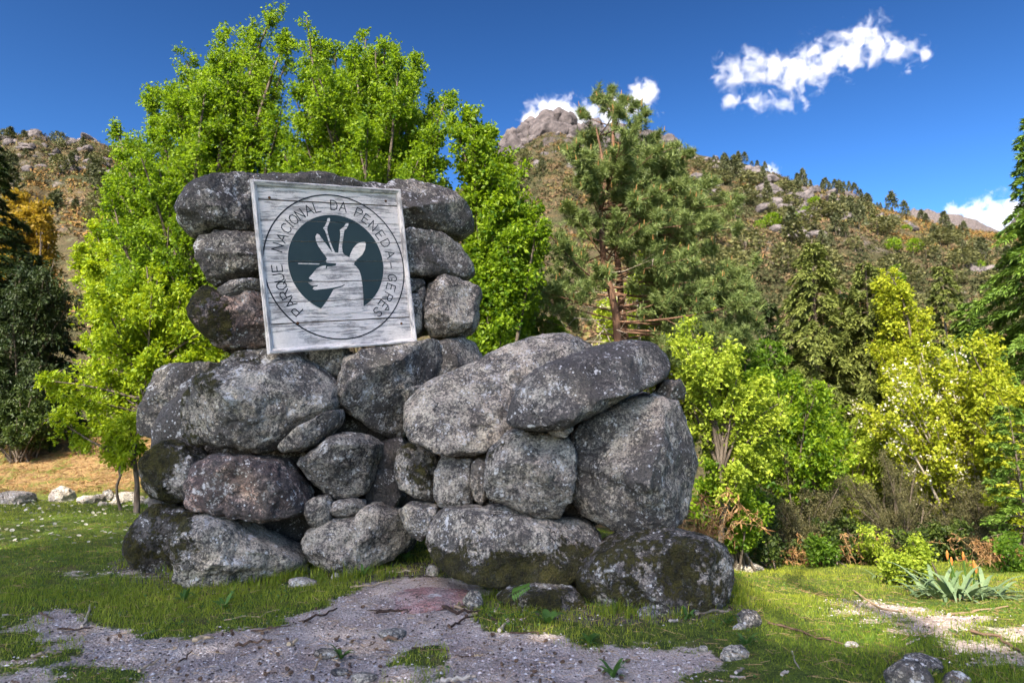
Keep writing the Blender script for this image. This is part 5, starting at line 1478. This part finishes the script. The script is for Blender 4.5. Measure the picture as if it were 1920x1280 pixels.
for pts, r, lab, mt in [([(153, 1176), (165, 1155), (169, 1135)], .011, 'short grey forked stick standing out on the left gravel patch', 'dead_twig'),
                        ([(108, 1180), (140, 1182), (175, 1178)], .007, 'dark curved twig across the left gravel patch', 'brown_twig'),
                        ([(77, 1150), (100, 1162)], .008, 'reddish twig at the top of the left gravel patch', 'brown_twig'),
                        ([(60, 1231), (85, 1228), (115, 1226)], .012, 'stout grey stick in the lower left grass', 'dead_twig'),
                        ([(2, 1158), (20, 1154)], .010, 'pale stick end at the left edge', 'dead_twig'),
                        ([(362, 1203), (400, 1199)], .015, 'thick pale sawn stick on the gravel left of centre', 'tan_twig'),
                        ([(420, 1163), (460, 1156), (488, 1157), (500, 1148), (525, 1144)], .006, 'long bent tan straw along the grass edge', 'tan_twig'),
                        ([(440, 1213), (475, 1206), (510, 1202)], .010, 'dark tapered twig left of centre on the gravel', 'brown_twig'),
                        ([(568, 1168), (600, 1154), (632, 1142)], .010, 'dark mossy twig running up towards the pillar', 'brown_twig'),
                        ([(470, 1184), (510, 1179), (546, 1172)], .006, 'thin dark twig above the sawn stick', 'brown_twig'),
                        ([(541, 1210), (558, 1203)], .013, 'short fat tan stick piece on the gravel', 'tan_twig'),
                        ([(602, 1220), (600, 1238), (588, 1258)], .008, 'curved orange stalk over the flat grey stone', 'tan_twig'),
                        ([(657, 1102), (690, 1099), (735, 1090)], .009, 'long pale stick by the pink slab', 'tan_twig'),
                        ([(728, 1075), (770, 1072)], .010, 'pale stick close under the pillar corner', 'dead_twig'),
                        ([(705, 1152), (740, 1148), (765, 1146)], .012, 'dark stick below the pink slab', 'brown_twig'),
                        ([(720, 1199), (745, 1201)], .014, 'short reddish stick in the middle of the path', 'brown_twig'),
                        ([(841, 1124), (855, 1140), (875, 1147), (895, 1151)], .012, 'orange-brown peeled root beside the upright stone', 'tan_twig'),
                        ([(830, 1140), (850, 1150), (880, 1150), (900, 1148)], .014, 'dark gnarled root under the orange one', 'brown_twig'),
                        ([(843, 1178), (865, 1165), (898, 1154)], .009, 'dark stick with a knob end pointing at the roots', 'brown_twig'),
                        ([(928, 1147), (936, 1130), (942, 1118)], .012, 'pale grey stick leaning up towards the overhang', 'dead_twig'),
                        ([(912, 1154), (932, 1170)], .010, 'short dark stick right of the roots', 'brown_twig'),
                        ([(936, 1185), (945, 1172), (953, 1165)], .013, 'thick pale stick stub right of the roots', 'dead_twig'),
                        ([(955, 1187), (985, 1187), (1015, 1185)], .006, 'thin dark twig below the bright rosette', 'brown_twig'),
                        ([(772, 1216), (800, 1217), (842, 1221)], .006, 'thin reddish twig across the path', 'brown_twig'),
                        ([(828, 1278), (860, 1278), (892, 1272)], .015, 'thick pale stick at the bottom edge of the path', 'dead_twig'),
                        ([(890, 1230), (905, 1228)], .007, 'small tan stick right of the path middle', 'tan_twig'),
                        ([(1306, 1155), (1335, 1150), (1368, 1145)], .016, 'fallen pale stick on the grass below the mossy boulder', 'dead_twig'),
                        ([(1255, 1168), (1272, 1166)], .012, 'short pale stick in the right grass', 'dead_twig'),
                        ([(1380, 1263), (1395, 1256)], .010, 'pale stick near the embedded blue-grey stone', 'dead_twig'),
                        ([(1370, 1270), (1397, 1274)], .008, 'thin pale stick at the bottom of the right grass', 'dead_twig'),
                        ([(1466, 1268), (1478, 1261)], .010, 'short white stick in the right grass', 'dead_twig'),
                        ([(1485, 1222), (1490, 1240), (1500, 1255)], .006, 'thin curved stalk in the right grass', 'dead_twig'),
                        ([(1440, 1170), (1480, 1180), (1540, 1200), (1620, 1215)], .009, 'long dark branch trailing down the right lawn', 'brown_twig'),
                        ([(1780, 1154), (1830, 1147), (1890, 1138)], .012, 'long tan branch at the sunlit right edge', 'tan_twig'),
                        ([(1600, 1108), (1650, 1142), (1695, 1150)], .010, 'reddish stick over the sunny bare patch', 'tan_twig'),
                        ([(1820, 1185), (1870, 1200), (1915, 1222)], .012, 'dark branch over the shaded bare patch at right', 'brown_twig'),
                        ([(1700, 1210), (1712, 1204), (1724, 1198)], .007, 'small forked stick in the shaded right lawn', 'dead_twig'),
                        ([(265, 1192), (300, 1180)], .006, 'thin grey twig at the edge of the left grass', 'dead_twig'),
                        ([(260, 1260), (285, 1246), (300, 1235)], .007, 'thin tan twig low on the left gravel', 'tan_twig'),
                        ([(335, 1242), (350, 1232), (360, 1220)], .006, 'dark twig on the left gravel below the sawn stick', 'brown_twig')]:
    twig(pts, r, lab, mt)
rs_ = np.random.default_rng(21)
for k in range(120):
    px, py = rs_.uniform(20, 1180), rs_.uniform(1105, 1300)
    g = ground_at(px, py)
    if gravel_amount(g[:1], g[1:2])[0] < .35: continue
    a = rs_.uniform(0, np.pi); L = rs_.uniform(8, 34)
    twig([(px, py), (px + math.cos(a) * L * .5 + rs_.normal(0, 2), py + math.sin(a) * L * .12), (px + math.cos(a) * L, py + math.sin(a) * L * .3)], rs_.uniform(.002, .005),
         'thin bit of dry twig scattered on the gravel', ['dead_twig', 'brown_twig', 'brown_twig', 'tan_twig'][k % 4], 'twig bits scattered on the gravel', k, 'twig')
def cones():
    I, F = ico(2)
    a = np.arctan2(I[:, 1], I[:, 0]); V = I * np.array([.016, .016, .022]) * (1 + .22 * np.sign(np.sin(a * 5 + I[:, 2] * 9)))[:, None]
    me = mesh_data('pine_cone', [(V, F, 0, None)], M['brown_twig'])
    rs = np.random.default_rng(14)
    n = 0
    while n < 130:
        px, py = rs.uniform(170, 1180), rs.uniform(1120, 1310)
        g = ground_at(px, py)
        if gravel_amount(g[:1], g[1:2])[0] < .4: continue
        o = bpy.data.objects.new('pine_cone', me)
        o.location = (g[0], g[1], float(gz(g[0], g[1])) + .003); o.rotation_euler = rs.uniform(0, 6, 3); o.scale = [rs.uniform(.2, .65)] * 3
        link(o); tag(o, 'small dark fallen cone lying on the pale gravel', 'pine cone', 'fallen cones on the gravel')
        n += 1
cones()
def gravel_bits():
    rs = np.random.default_rng(33)
    n = 110000
    y = 2.2 + 4.6 * rs.random(n) ** 1.5; x = rs.uniform(-1, 1, n) * (0.8 * y + .2)
    g = gravel_amount(x, y)
    k = rs.random(n) < np.maximum(g, 0.35 * soil_amount(x, y)) ** 1.3
    x, y = x[k], y[k]; n = len(x)
    s = 0.0022 + 0.009 * rs.random(n) ** 5
    O = np.array([[1, 0, 0], [0, 1, 0], [-1, 0, 0], [0, -1, 0], [0, 0, 1], [0, 0, -1]], float)
    Vv = O[None] * s[:, None, None] * rs.uniform(.6, 1.4, (n, 6, 1)) * np.array([1.2, 1, .7])
    a = rs.uniform(0, 6.3, n); c, s_ = np.cos(a), np.sin(a)
    Vx = Vv[..., 0] * c[:, None] - Vv[..., 1] * s_[:, None]; Vy = Vv[..., 0] * s_[:, None] + Vv[..., 1] * c[:, None]
    V = np.stack([Vx + x[:, None], Vy + y[:, None], Vv[..., 2] + (gz(x, y) - .012 * g[k] + s * .3)[:, None]], -1).reshape(-1, 3)
    f = np.array([[0, 1, 4], [1, 2, 4], [2, 3, 4], [3, 0, 4]])
    F = (f[None] + (np.arange(n) * 6)[:, None, None]).reshape(-1, 3)
    t = np.repeat(rs.random(n), 4)
    m = NT('grit'); tt = m.attr('tint')
    col = m.mix(m.rng(tt, .16, .26), (0.07, 0.048, 0.04), m.mix(m.rng(tt, .4, 1), (0.36, 0.29, 0.26), (0.74, 0.68, 0.65)))
    o = mesh_obj('gravel', [(V, F, 0, t)], m.end(m.princ(col, .85, .2)))
    tag(o, 'pale granite grit strewn over the path', 'gravel', kind='stuff')
gravel_bits()

# ------------------------------------------------------------------ hills
def hill_mat(name, rockiness):
    n = NT(name)
    v = n.coord('Object')
    b = n.noise(v, 0.018, 6, 0.65); m_ = n.noise(v, 0.07, 6, 0.7); f = n.noise(v, 0.35, 5, 0.75)
    veg = n.mix(n.rng(m_, 0.38, 0.62), (0.032, 0.036, 0.014), (0.070, 0.054, 0.030))
    veg = n.mix(n.rng(n.noise(v, 0.045, 5, 0.7), 0.54, 0.66), veg, (0.095, 0.066, 0.028))
    veg = n.mix(n.rng(f, 0.55, 0.7), veg, (0.075, 0.09, 0.025))
    rock = n.mix(n.rng(f, 0.3, 0.7), (0.028, 0.024, 0.024), (0.10, 0.086, 0.082)) if 'peak' in name else n.mix(n.rng(f, 0.3, 0.7), (0.055, 0.047, 0.044), (0.17, 0.145, 0.135))
    geo = n.n('NewGeometry'); sx = n.n('SeparateXYZ'); n.put(geo.outputs['Normal'], sx.inputs[0])
    st = n.math('SUBTRACT', 1.0, sx.outputs[2])
    rk = n.math('ADD', n.math('ADD', n.math('MULTIPLY', b, 0.6), n.math('MULTIPLY', f, 0.5)), n.math('MULTIPLY', st, 0.30))
    col = n.mix(n.rng(n.math('ADD', rk, rockiness), 0.70, 0.80), veg, rock)
    return n.end(n.princ(col, 0.95, 0.1, n.bump(n.math('ADD', f, n.math('MULTIPLY', m_, 2.0)), 1.0, 1.5)))

HILLS = {}
def hill(name, skyline, Yr, Yb, zb, nu, nv, amp, rockiness, seed, cell=0, prof=1.0, amp_ridge=0.35):
    s = np.array(skyline, float)
    px = np.linspace(s[0, 0], s[-1, 0], nu)
    py = np.interp(px, s[:, 0], s[:, 1])
    yr = np.interp(px, s[:, 0], s[:, 2]) if s.shape[1] > 2 else np.full(nu, float(Yr))
    top = at(px, py, yr)
    br = top[:, 0] / top[:, 1]
    v = np.linspace(0, 1.35, nv)
    vv = np.minimum(v, 1.0)
    Y = Yb + (yr[:, None] - Yb) * v[None]
    Z = zb + (top[:, 2:3] - zb) * (vv ** prof)[None] - (np.maximum(v - 1, 0) * 0.9)[None] * (top[:, 2:3] - zb)
    X = Y * br[:, None]
    P = np.stack([X, Y, Z], -1)
    Q = P.reshape(-1, 3)
    env = (np.sin(np.clip(vv, 0, 1) * np.pi) * (1 - amp_ridge) + amp_ridge * np.clip(vv * 3, 0, 1))
    env = np.broadcast_to(env[None], Z.shape).ravel()
    k = 1.0 / (14 * amp)
    d = (1 - np.abs(fbm(Q * k, 5, seed))) - 0.72
    d2 = fbm(Q * k * 4, 4, seed + 3)
    dz = (d * 2.2 + d2 * 0.5) * amp
    if cell:
        rs = np.random.default_rng(seed)
        # broken blocks: steps between irregular cells
        W = Q + np.stack([fbm(Q / cell * .6, 2, seed + 7), fbm(Q / cell * .6, 2, seed + 8), fbm(Q / cell * .6, 2, seed + 9)], -1) * cell * .5
        I = np.floor(W / np.array([cell, cell * 1.5, cell * 1.7])).astype(np.int64)
        step = hash3(I[:, 0], I[:, 1], I[:, 2], seed) - .5
        hi = ss(0.45, 0.62, vv)
        dz = dz * .6 + step * cell * .62 * np.broadcast_to(hi[None], Z.shape).ravel()
    Q = Q + np.stack([dz * .25 * 0, -dz * .6, dz * .8], -1) * env[:, None]
    i = np.arange(nu - 1); j = np.arange(nv - 1)
    a, b = np.meshgrid(i, j, indexing='ij')
    F = np.stack([a * nv + b, (a + 1) * nv + b, (a + 1) * nv + b + 1, a * nv + b + 1], -1).reshape(-1, 4)
    o = mesh_obj(name, [(Q, F, 0, None)], hill_mat(name + ' cover', rockiness), smooth=not cell)
    tag(o, kind='structure')
    HILLS[name] = (px, v, Q.reshape(nu, nv, 3))
def hill_point(name, p, v):
    px, vs, G_ = HILLS[name]
    a = np.clip((p - px[0]) / (px[-1] - px[0]) * (len(px) - 1), 0, len(px) - 1.001); b = np.clip(v / vs[-1] * (len(vs) - 1), 0, len(vs) - 1.001)
    i, j = a.astype(int), b.astype(int); fa, fb = (a - i)[:, None], (b - j)[:, None]
    return (G_[i, j] * (1 - fa) + G_[i + 1, j] * fa) * (1 - fb) + (G_[i, j + 1] * (1 - fa) + G_[i + 1, j + 1] * fa) * fb

hill('left_hill', [(-500, 260), (-200, 255), (0, 252), (30, 249), (60, 242), (78, 246), (100, 262), (132, 262), (165, 260), (200, 272), (232, 292), (300, 330), (400, 380), (520, 440)], 300, 45, -6, 220, 120, 4.5, .06, 3)
hill('mountain_peak', [(380, 470), (600, 430), (800, 390), (880, 345), (925, 308), (938, 294), (955, 272), (976, 250), (1000, 236), (1022, 227), (1050, 224), (1070, 230), (1092, 248), (1150, 252), (1205, 258), (1240, 268), (1262, 288), (1290, 330), (1400, 380)], 620, 90, -6, 330, 150, 4.0, .02, 5, cell=11)
hill('right_hill', [(1040, 470), (1130, 400), (1200, 340), (1240, 305), (1262, 294), (1300, 288), (1335, 291), (1400, 308), (1470, 332), (1500, 342), (1560, 356), (1600, 366), (1640, 388), (1700, 404), (1780, 428), (1850, 440), (2000, 452), (2500, 470)], 380, 60, -6, 320, 150, 5.5, .03, 8)
hill('far_rock_ridge', [(1560, 450), (1660, 425), (1695, 403), (1712, 390), (1740, 390), (1762, 398), (1800, 402), (1830, 408), (1850, 420), (1875, 432), (1890, 420), (1905, 402), (1930, 398), (2000, 410), (2200, 440)], 900, 300, -10, 200, 60, 5.0, .25, 12, cell=14)

# boulders on the slopes
def slope_boulders():
    rs = np.random.default_rng(41)
    protos = []
    for k in range(5):
        U, F = ico(4)
        off = rs.random(3) * 30
        L = U * (1 + .25 * fbm(U * 1.3 + off, 3, k)[:, None])
        for _ in range(9):
            n = norm(rs.normal(size=3)); D = (L @ n).max() * rs.uniform(.66, .88)
            L = L - n * np.maximum(L @ n - D, 0)[:, None]
        L = L + U * (.05 * fbm(U * 7 + off, 2, k + 9))[:, None]
        protos.append((L, F))
    protos_m = {False: [mesh_data('boulder', [(L, F, 0, None)], M['granite_far']) for L, F in protos], True: [mesh_data('crag_block', [(L, F, 0, None)], M['crag']) for L, F in protos]}
    field = []
    def put(hl, px, v, r, lab, grp, sq=(1, 1, 1), single=True):
        P = hill_point(hl, np.array([px]), np.array([v]))[0]
        if not single:
            U, F = ico(2)
            L = U * (1 + .3 * fbm(U * 1.4 + rs.random(3) * 30, 2, 3)[:, None])
            for _ in range(5):
                n = norm(rs.normal(size=3)); D = (L @ n).max() * rs.uniform(.66, .88)
                L = L - n * np.maximum(L @ n - D, 0)[:, None]
            field.append((P + L * r * rs.uniform(.6, 1.2, 3), F, 0, None)); return
        o = bpy.data.objects.new('boulder', protos_m[hl == 'mountain_peak'][rs.integers(5)])
        o.location = P + np.array([0, -r * .15, r * .15]); o.rotation_euler = (rs.normal(0, .3), rs.normal(0, .3), rs.uniform(0, 6))
        o.scale = [r * sq[0] * rs.uniform(.7, 1.3), r * sq[1] * rs.uniform(.7, 1.2), r * sq[2] * rs.uniform(.6, 1.1)]
        link(o); tag(o, lab, 'boulder', grp)
    for k in range(190):
        px = rs.uniform(925, 1262); v = rs.uniform(.74, 1.0)
        put('mountain_peak', px, v, rs.uniform(6, 10.5) if k < 100 else rs.uniform(2.5, 6), 'block of grey granite in the crag of the central peak', 'granite blocks of the central peak', (1, 1, 1.3), k < 100)
    for k in range(80):
        px = rs.uniform(900, 1200); v = rs.uniform(.45, .75)
        put('mountain_peak', px, v, rs.uniform(1.2, 3.2), 'pale granite boulder on the heath below the central peak', 'boulders below the central peak', (1, 1, 1), False)
    for k in range(110):
        px = rs.uniform(-40, 270); v = rs.uniform(.45, 1.0) ** .8
        put('left_hill', px, v, rs.uniform(.8, 2.2) * (1 + (v > .85) * .4), 'weathered granite boulder on the left hillside', 'boulders on the left hillside', (1.3, 1, .8), k < 60)
    cl = [(1475, .62, 40), (1500, .68, 40), (1540, .8, 26), (1590, .86, 16), (1430, .72, 24), (1380, .9, 20), (1340, .93, 10), (1480, .5, 26), (1850, .45, 14), (1560, .62, 20), (1290, .6, 16), (1650, .75, 14)]
    for cx, cv, n in cl:
        for k in range(n):
            put('right_hill', cx + rs.normal(0, 28), np.clip(cv + rs.normal(0, .035), .2, .99), rs.uniform(1.6, 3.6) * (.7 if cv > .82 else 1.1) if k < 9 else rs.uniform(.8, 2.2), 'pale granite boulder among the scrub of the right hillside', 'boulders on the right hillside', (1.2, 1, .9), k < 9)
    tag(mesh_obj('boulder_field', field, M['granite_far']), 'small grey boulders strewn over the far hillsides', 'boulders', kind='stuff')
slope_boulders()

def slope_trees():
    rs = np.random.default_rng(55)
    protos = []
    for k in range(5):
        Hh = 1.0
        n = 420
        f = rs.random(n) ** .8
        r = (0.30 * (1 - f) ** .7 + .03) * (.5 + .5 * rs.random(n)) if k < 3 else (.36 * np.sqrt(np.clip(1 - (2 * f - 1) ** 2, 0, 1)) + .03) * rs.random(n) ** .4
        a = rs.uniform(0, 6.3, n)
        P = np.stack([np.cos(a) * r, np.sin(a) * r, .12 + .88 * f if k < 3 else .2 + .75 * f], -1)
        P[:, :2] += .06 * rs.normal(size=2)
        ax = norm(P * np.array([1, 1, 0]) + np.array([0, 0, .1]) + rs.normal(0, .25, P.shape)); nr = norm(rs.normal(size=P.shape) + np.array([0, 0, .8]))
        V, F = leaf_quads(P, ax, nr, .11 * rs.uniform(.6, 1.3, n), .075, rs)
        tv, tf = tubes([[0, 0, -.1]], [[0, 0, .9]], [.022], [.006], 5)
        protos.append(mesh_data('hillside_tree', [(V, F, 0, rs.random(n)), (tv, tf, 1, None)], [M['slope_pine'] if k < 3 else M['slope_bush'], M['bark']]))
        if k == 4: protos.append(mesh_data('hillside_tree', [(V, F, 0, rs.random(n)), (tv, tf, 1, None)], [M['lime'], M['bark']]))
    def put(hl, px, v, h, kind, lab, grp, name='pine_tree', cat='tree', wide=1.0):
        P = hill_point(hl, np.array([px]), np.array([v]))[0]
        o = bpy.data.objects.new(name, protos[kind])
        o.location = P; w = h * wide * rs.uniform(.8, 1.25)
        o.scale = (w, w, h); o.rotation_euler = (0, 0, rs.uniform(0, 6))
        link(o); tag(o, lab, cat, grp)
    for k in range(100):
        px = rs.uniform(1290, 1920); v = rs.uniform(.35, .95)
        if fbm2(np.array([px]), np.array([v * 500]), .012, 3, 2)[0] < -.18 and v < .8: continue
        put('right_hill', px, v, rs.uniform(3.5, 10), rs.integers(3), 'small dark pine growing on the right hillside', 'pines on the right hillside')
    for k in range(26):
        px = rs.uniform(1380, 1700)
        put('right_hill', px, .985 + rs.normal(0, .008), rs.uniform(2.5, 7), rs.integers(3), 'dark pine standing on the skyline of the right hillside', 'pines along the right skyline')
    put('right_hill', 1674, .985, 12, 0, 'largest lone pine on the right skyline, near the far bare rocks', None)
    for k in range(110):
        px = rs.uniform(1290, 1900); v = rs.uniform(.2, .75)
        put('right_hill', px, v, rs.uniform(3, 8), 3 + rs.integers(2), 'rounded olive tree or bush on the right hillside', 'bushes on the right hillside', 'hillside_bush', 'bush', 1.3)
    for k in range(16):
        put('right_hill', rs.uniform(1400, 1850), rs.uniform(.3, .8), rs.uniform(3, 6), 5, 'small fresh green tree on the right hillside', 'fresh green trees on the right hillside', 'hillside_tree', 'tree', 1.2)
    for k in range(46):
        put('left_hill', rs.uniform(-40, 280), rs.uniform(.3, .9), rs.uniform(2.5, 6.5), rs.integers(5), 'small dark tree on the left hillside', 'trees on the left hillside', 'hillside_tree', 'tree', 1.2)
    for k in range(40):
        put('mountain_peak', rs.uniform(900, 1290), rs.uniform(.3, .6), rs.uniform(4, 9), rs.integers(5), 'small dark tree on the slope below the central peak', 'trees below the central peak', 'hillside_tree')
M['slope_pine'] = leaf_mat('hillside pine', (0.040, 0.050, 0.020), (0.095, 0.10, 0.04), (0.05, 0.06, 0.015), .2)
M['slope_bush'] = leaf_mat('hillside bush', (0.07, 0.075, 0.028), (0.15, 0.15, 0.05), (0.08, 0.09, 0.02), .2)
slope_trees()

def slope_scrub():
    rs = np.random.default_rng(66)
    n = NT('scrub leaves')
    t = n.attr('tint')
    cr = n.n('ValToRGB'); n.put(t, cr.inputs[0])
    e = cr.color_ramp; e.elements[0].position = 0; e.elements[0].color = (.030, .034, .014, 1); e.elements[1].position = 1; e.elements[1].color = (.17, .10, .03, 1)
    for p, c in ((.30, (.058, .060, .024, 1)), (.46, (.10, .070, .038, 1)), (.64, (.14, .092, .050, 1)), (.76, (.10, .11, .032, 1)), (.88, (.16, .09, .035, 1))):
        x = e.elements.new(p); x.color = c
    mat = n.end(n.princ(cr.outputs[0], .9, .1))
    for hl, x0, x1, v0, v1, m, s in (('right_hill', 1050, 1960, .05, 1.0, 13000, 1.3), ('left_hill', -60, 420, .1, 1.0, 4200, 1.1), ('mountain_peak', 850, 1300, .10, .74, 4200, 1.8), ('right_hill', 1250, 1960, .02, .4, 3500, 1.0)):
        px = rs.uniform(x0, x1, m); v = v0 + (v1 - v0) * rs.random(m) ** .8
        P = hill_point(hl, px, v)
        keep = fbm(P * .03, 3, 5) > -.30
        P = P[keep]; m = len(P)
        k = 13
        r = s * rs.uniform(.4, 1.2, m)
        i = np.repeat(np.arange(m), k)
        U = norm(rs.normal(size=(m * k, 3))); U[:, 2] = np.abs(U[:, 2])
        Q = P[i] + U * (r[i] * rs.uniform(.5, 1, m * k))[:, None] * np.array([1.15, 1.15, .8])
        V, F = leaf_quads(Q, norm(rs.normal(size=Q.shape)), norm(U + rs.normal(0, .4, Q.shape)), r[i] * rs.uniform(.4, .9, m * k), r[i] * .5, rs)
        o = mesh_obj('hillside_scrub', [(V, F, 0, np.clip((.5 + .9 * fbm(P * .025, 3, 9) + rs.normal(0, .16, m))[i] + rs.normal(0, .06, m * k), 0, 1))], mat)
        tag(o, 'low olive scrub at the foot of the right hillside' if v1 == .4 else {'right_hill': 'brown and olive heath scrub covering the right hillside', 'left_hill': 'olive scrub between the rocks of the left hillside', 'mountain_peak': 'orange-brown heath below the central crag'}[hl], 'scrub', kind='stuff')
slope_scrub()

# ------------------------------------------------------------------ clouds (real volumes two kilometres away)
def cloud(label, blobs, Y, depth, seed, gain=0.022, nscale=0.022, thr=0.38, amt=4.6):
    """blobs: (px, py, radius px)"""
    C = np.array([at(b[0], b[1], Y) for b in blobs])
    Rr = np.array([b[2] * (1.5 if b[2] < 27 else 1.1) for b in blobs]) / FPX * Y
    cen = (C.min(0) + C.max(0)) / 2
    lo = (C - Rr[:, None] * 1.25).min(0) - cen; hi = (C + Rr[:, None] * 1.25).max(0) - cen
    lo[1], hi[1] = -depth, depth
    V = np.array([[x, y, z] for x in (lo[0], hi[0]) for y in (lo[1], hi[1]) for z in (lo[2], hi[2])])
    F = np.array([[0, 1, 3, 2], [4, 6, 7, 5], [0, 4, 5, 1], [2, 3, 7, 6], [0, 2, 6, 4], [1, 5, 7, 3]])
    n = NT('cloud'); p = n.coord('Object')
    f = None
    for c, r in zip(C - cen, Rr):
        mp = n.n('Mapping'); n.put(p, mp.inputs[0]); mp.inputs['Location'].default_value = tuple(-c)
        ln = n.n('VectorMath', operation='LENGTH'); n.put(mp.outputs[0], ln.inputs[0])
        q = n.math('SUBTRACT', 1.0, n.math('DIVIDE', ln.outputs['Value'], float(r)))
        f = q if f is None else n.math('MAXIMUM', f, q)
    ns = n.noise(p, nscale, 8, 0.66, 0.5)
    d = n.math('ADD', f, n.math('MULTIPLY', n.math('SUBTRACT', ns, 0.5), amt))
    d = n.rng(d, thr, thr + 0.55)
    pv = n.n('VolumePrincipled'); pv.inputs['Color'].default_value = (.985, .985, .985, 1); pv.inputs['Anisotropy'].default_value = 0.1
    n.put(n.math('MULTIPLY', d, gain), pv.inputs['Density'])
    n.t.links.new(pv.outputs[0], n.out.inputs['Volume'])
    o = mesh_obj('cloud', [(V, F, 0, None)], n.m)
    o.location = cen
    return tag(o, label, 'cloud')
cloud('small white cloud drifting alone in the open sky above the right hillside',
      [(1376, 138, 26), (1410, 128, 26), (1455, 128, 38), (1490, 140, 42), (1520, 122, 44), (1560, 108, 44), (1600, 92, 46), (1622, 68, 38), (1645, 85, 34), (1685, 95, 30), (1705, 98, 24), (1735, 103, 16), (1372, 186, 20), (1430, 186, 22), (1470, 196, 16), (1512, 190, 11)], 2000, 75, 1)
cloud('flat white cloud bank showing behind the central peak and the pine top',
      [(1000, 222, 20), (1030, 214, 26), (1065, 210, 30), (1100, 222, 36), (1140, 214, 36), (1175, 200, 30), (1200, 184, 24), (1215, 172, 16), (1150, 245, 36)], 2200, 75, 2, thr=.25)
cloud('white cloud low behind the far bare rocks at the right',
      [(1790, 396, 14), (1835, 402, 22), (1870, 400, 26), (1910, 394, 26), (1950, 396, 24), (1880, 420, 26)], 2400, 70, 3, thr=.25)
cloud('tiny white cloud scrap on the right skyline behind the pines', [(1440, 318, 12), (1450, 324, 10)], 2400, 25, 4, thr=.2)
for o in sc.objects:
    if o.type == 'EMPTY': o.empty_display_size = 0.05
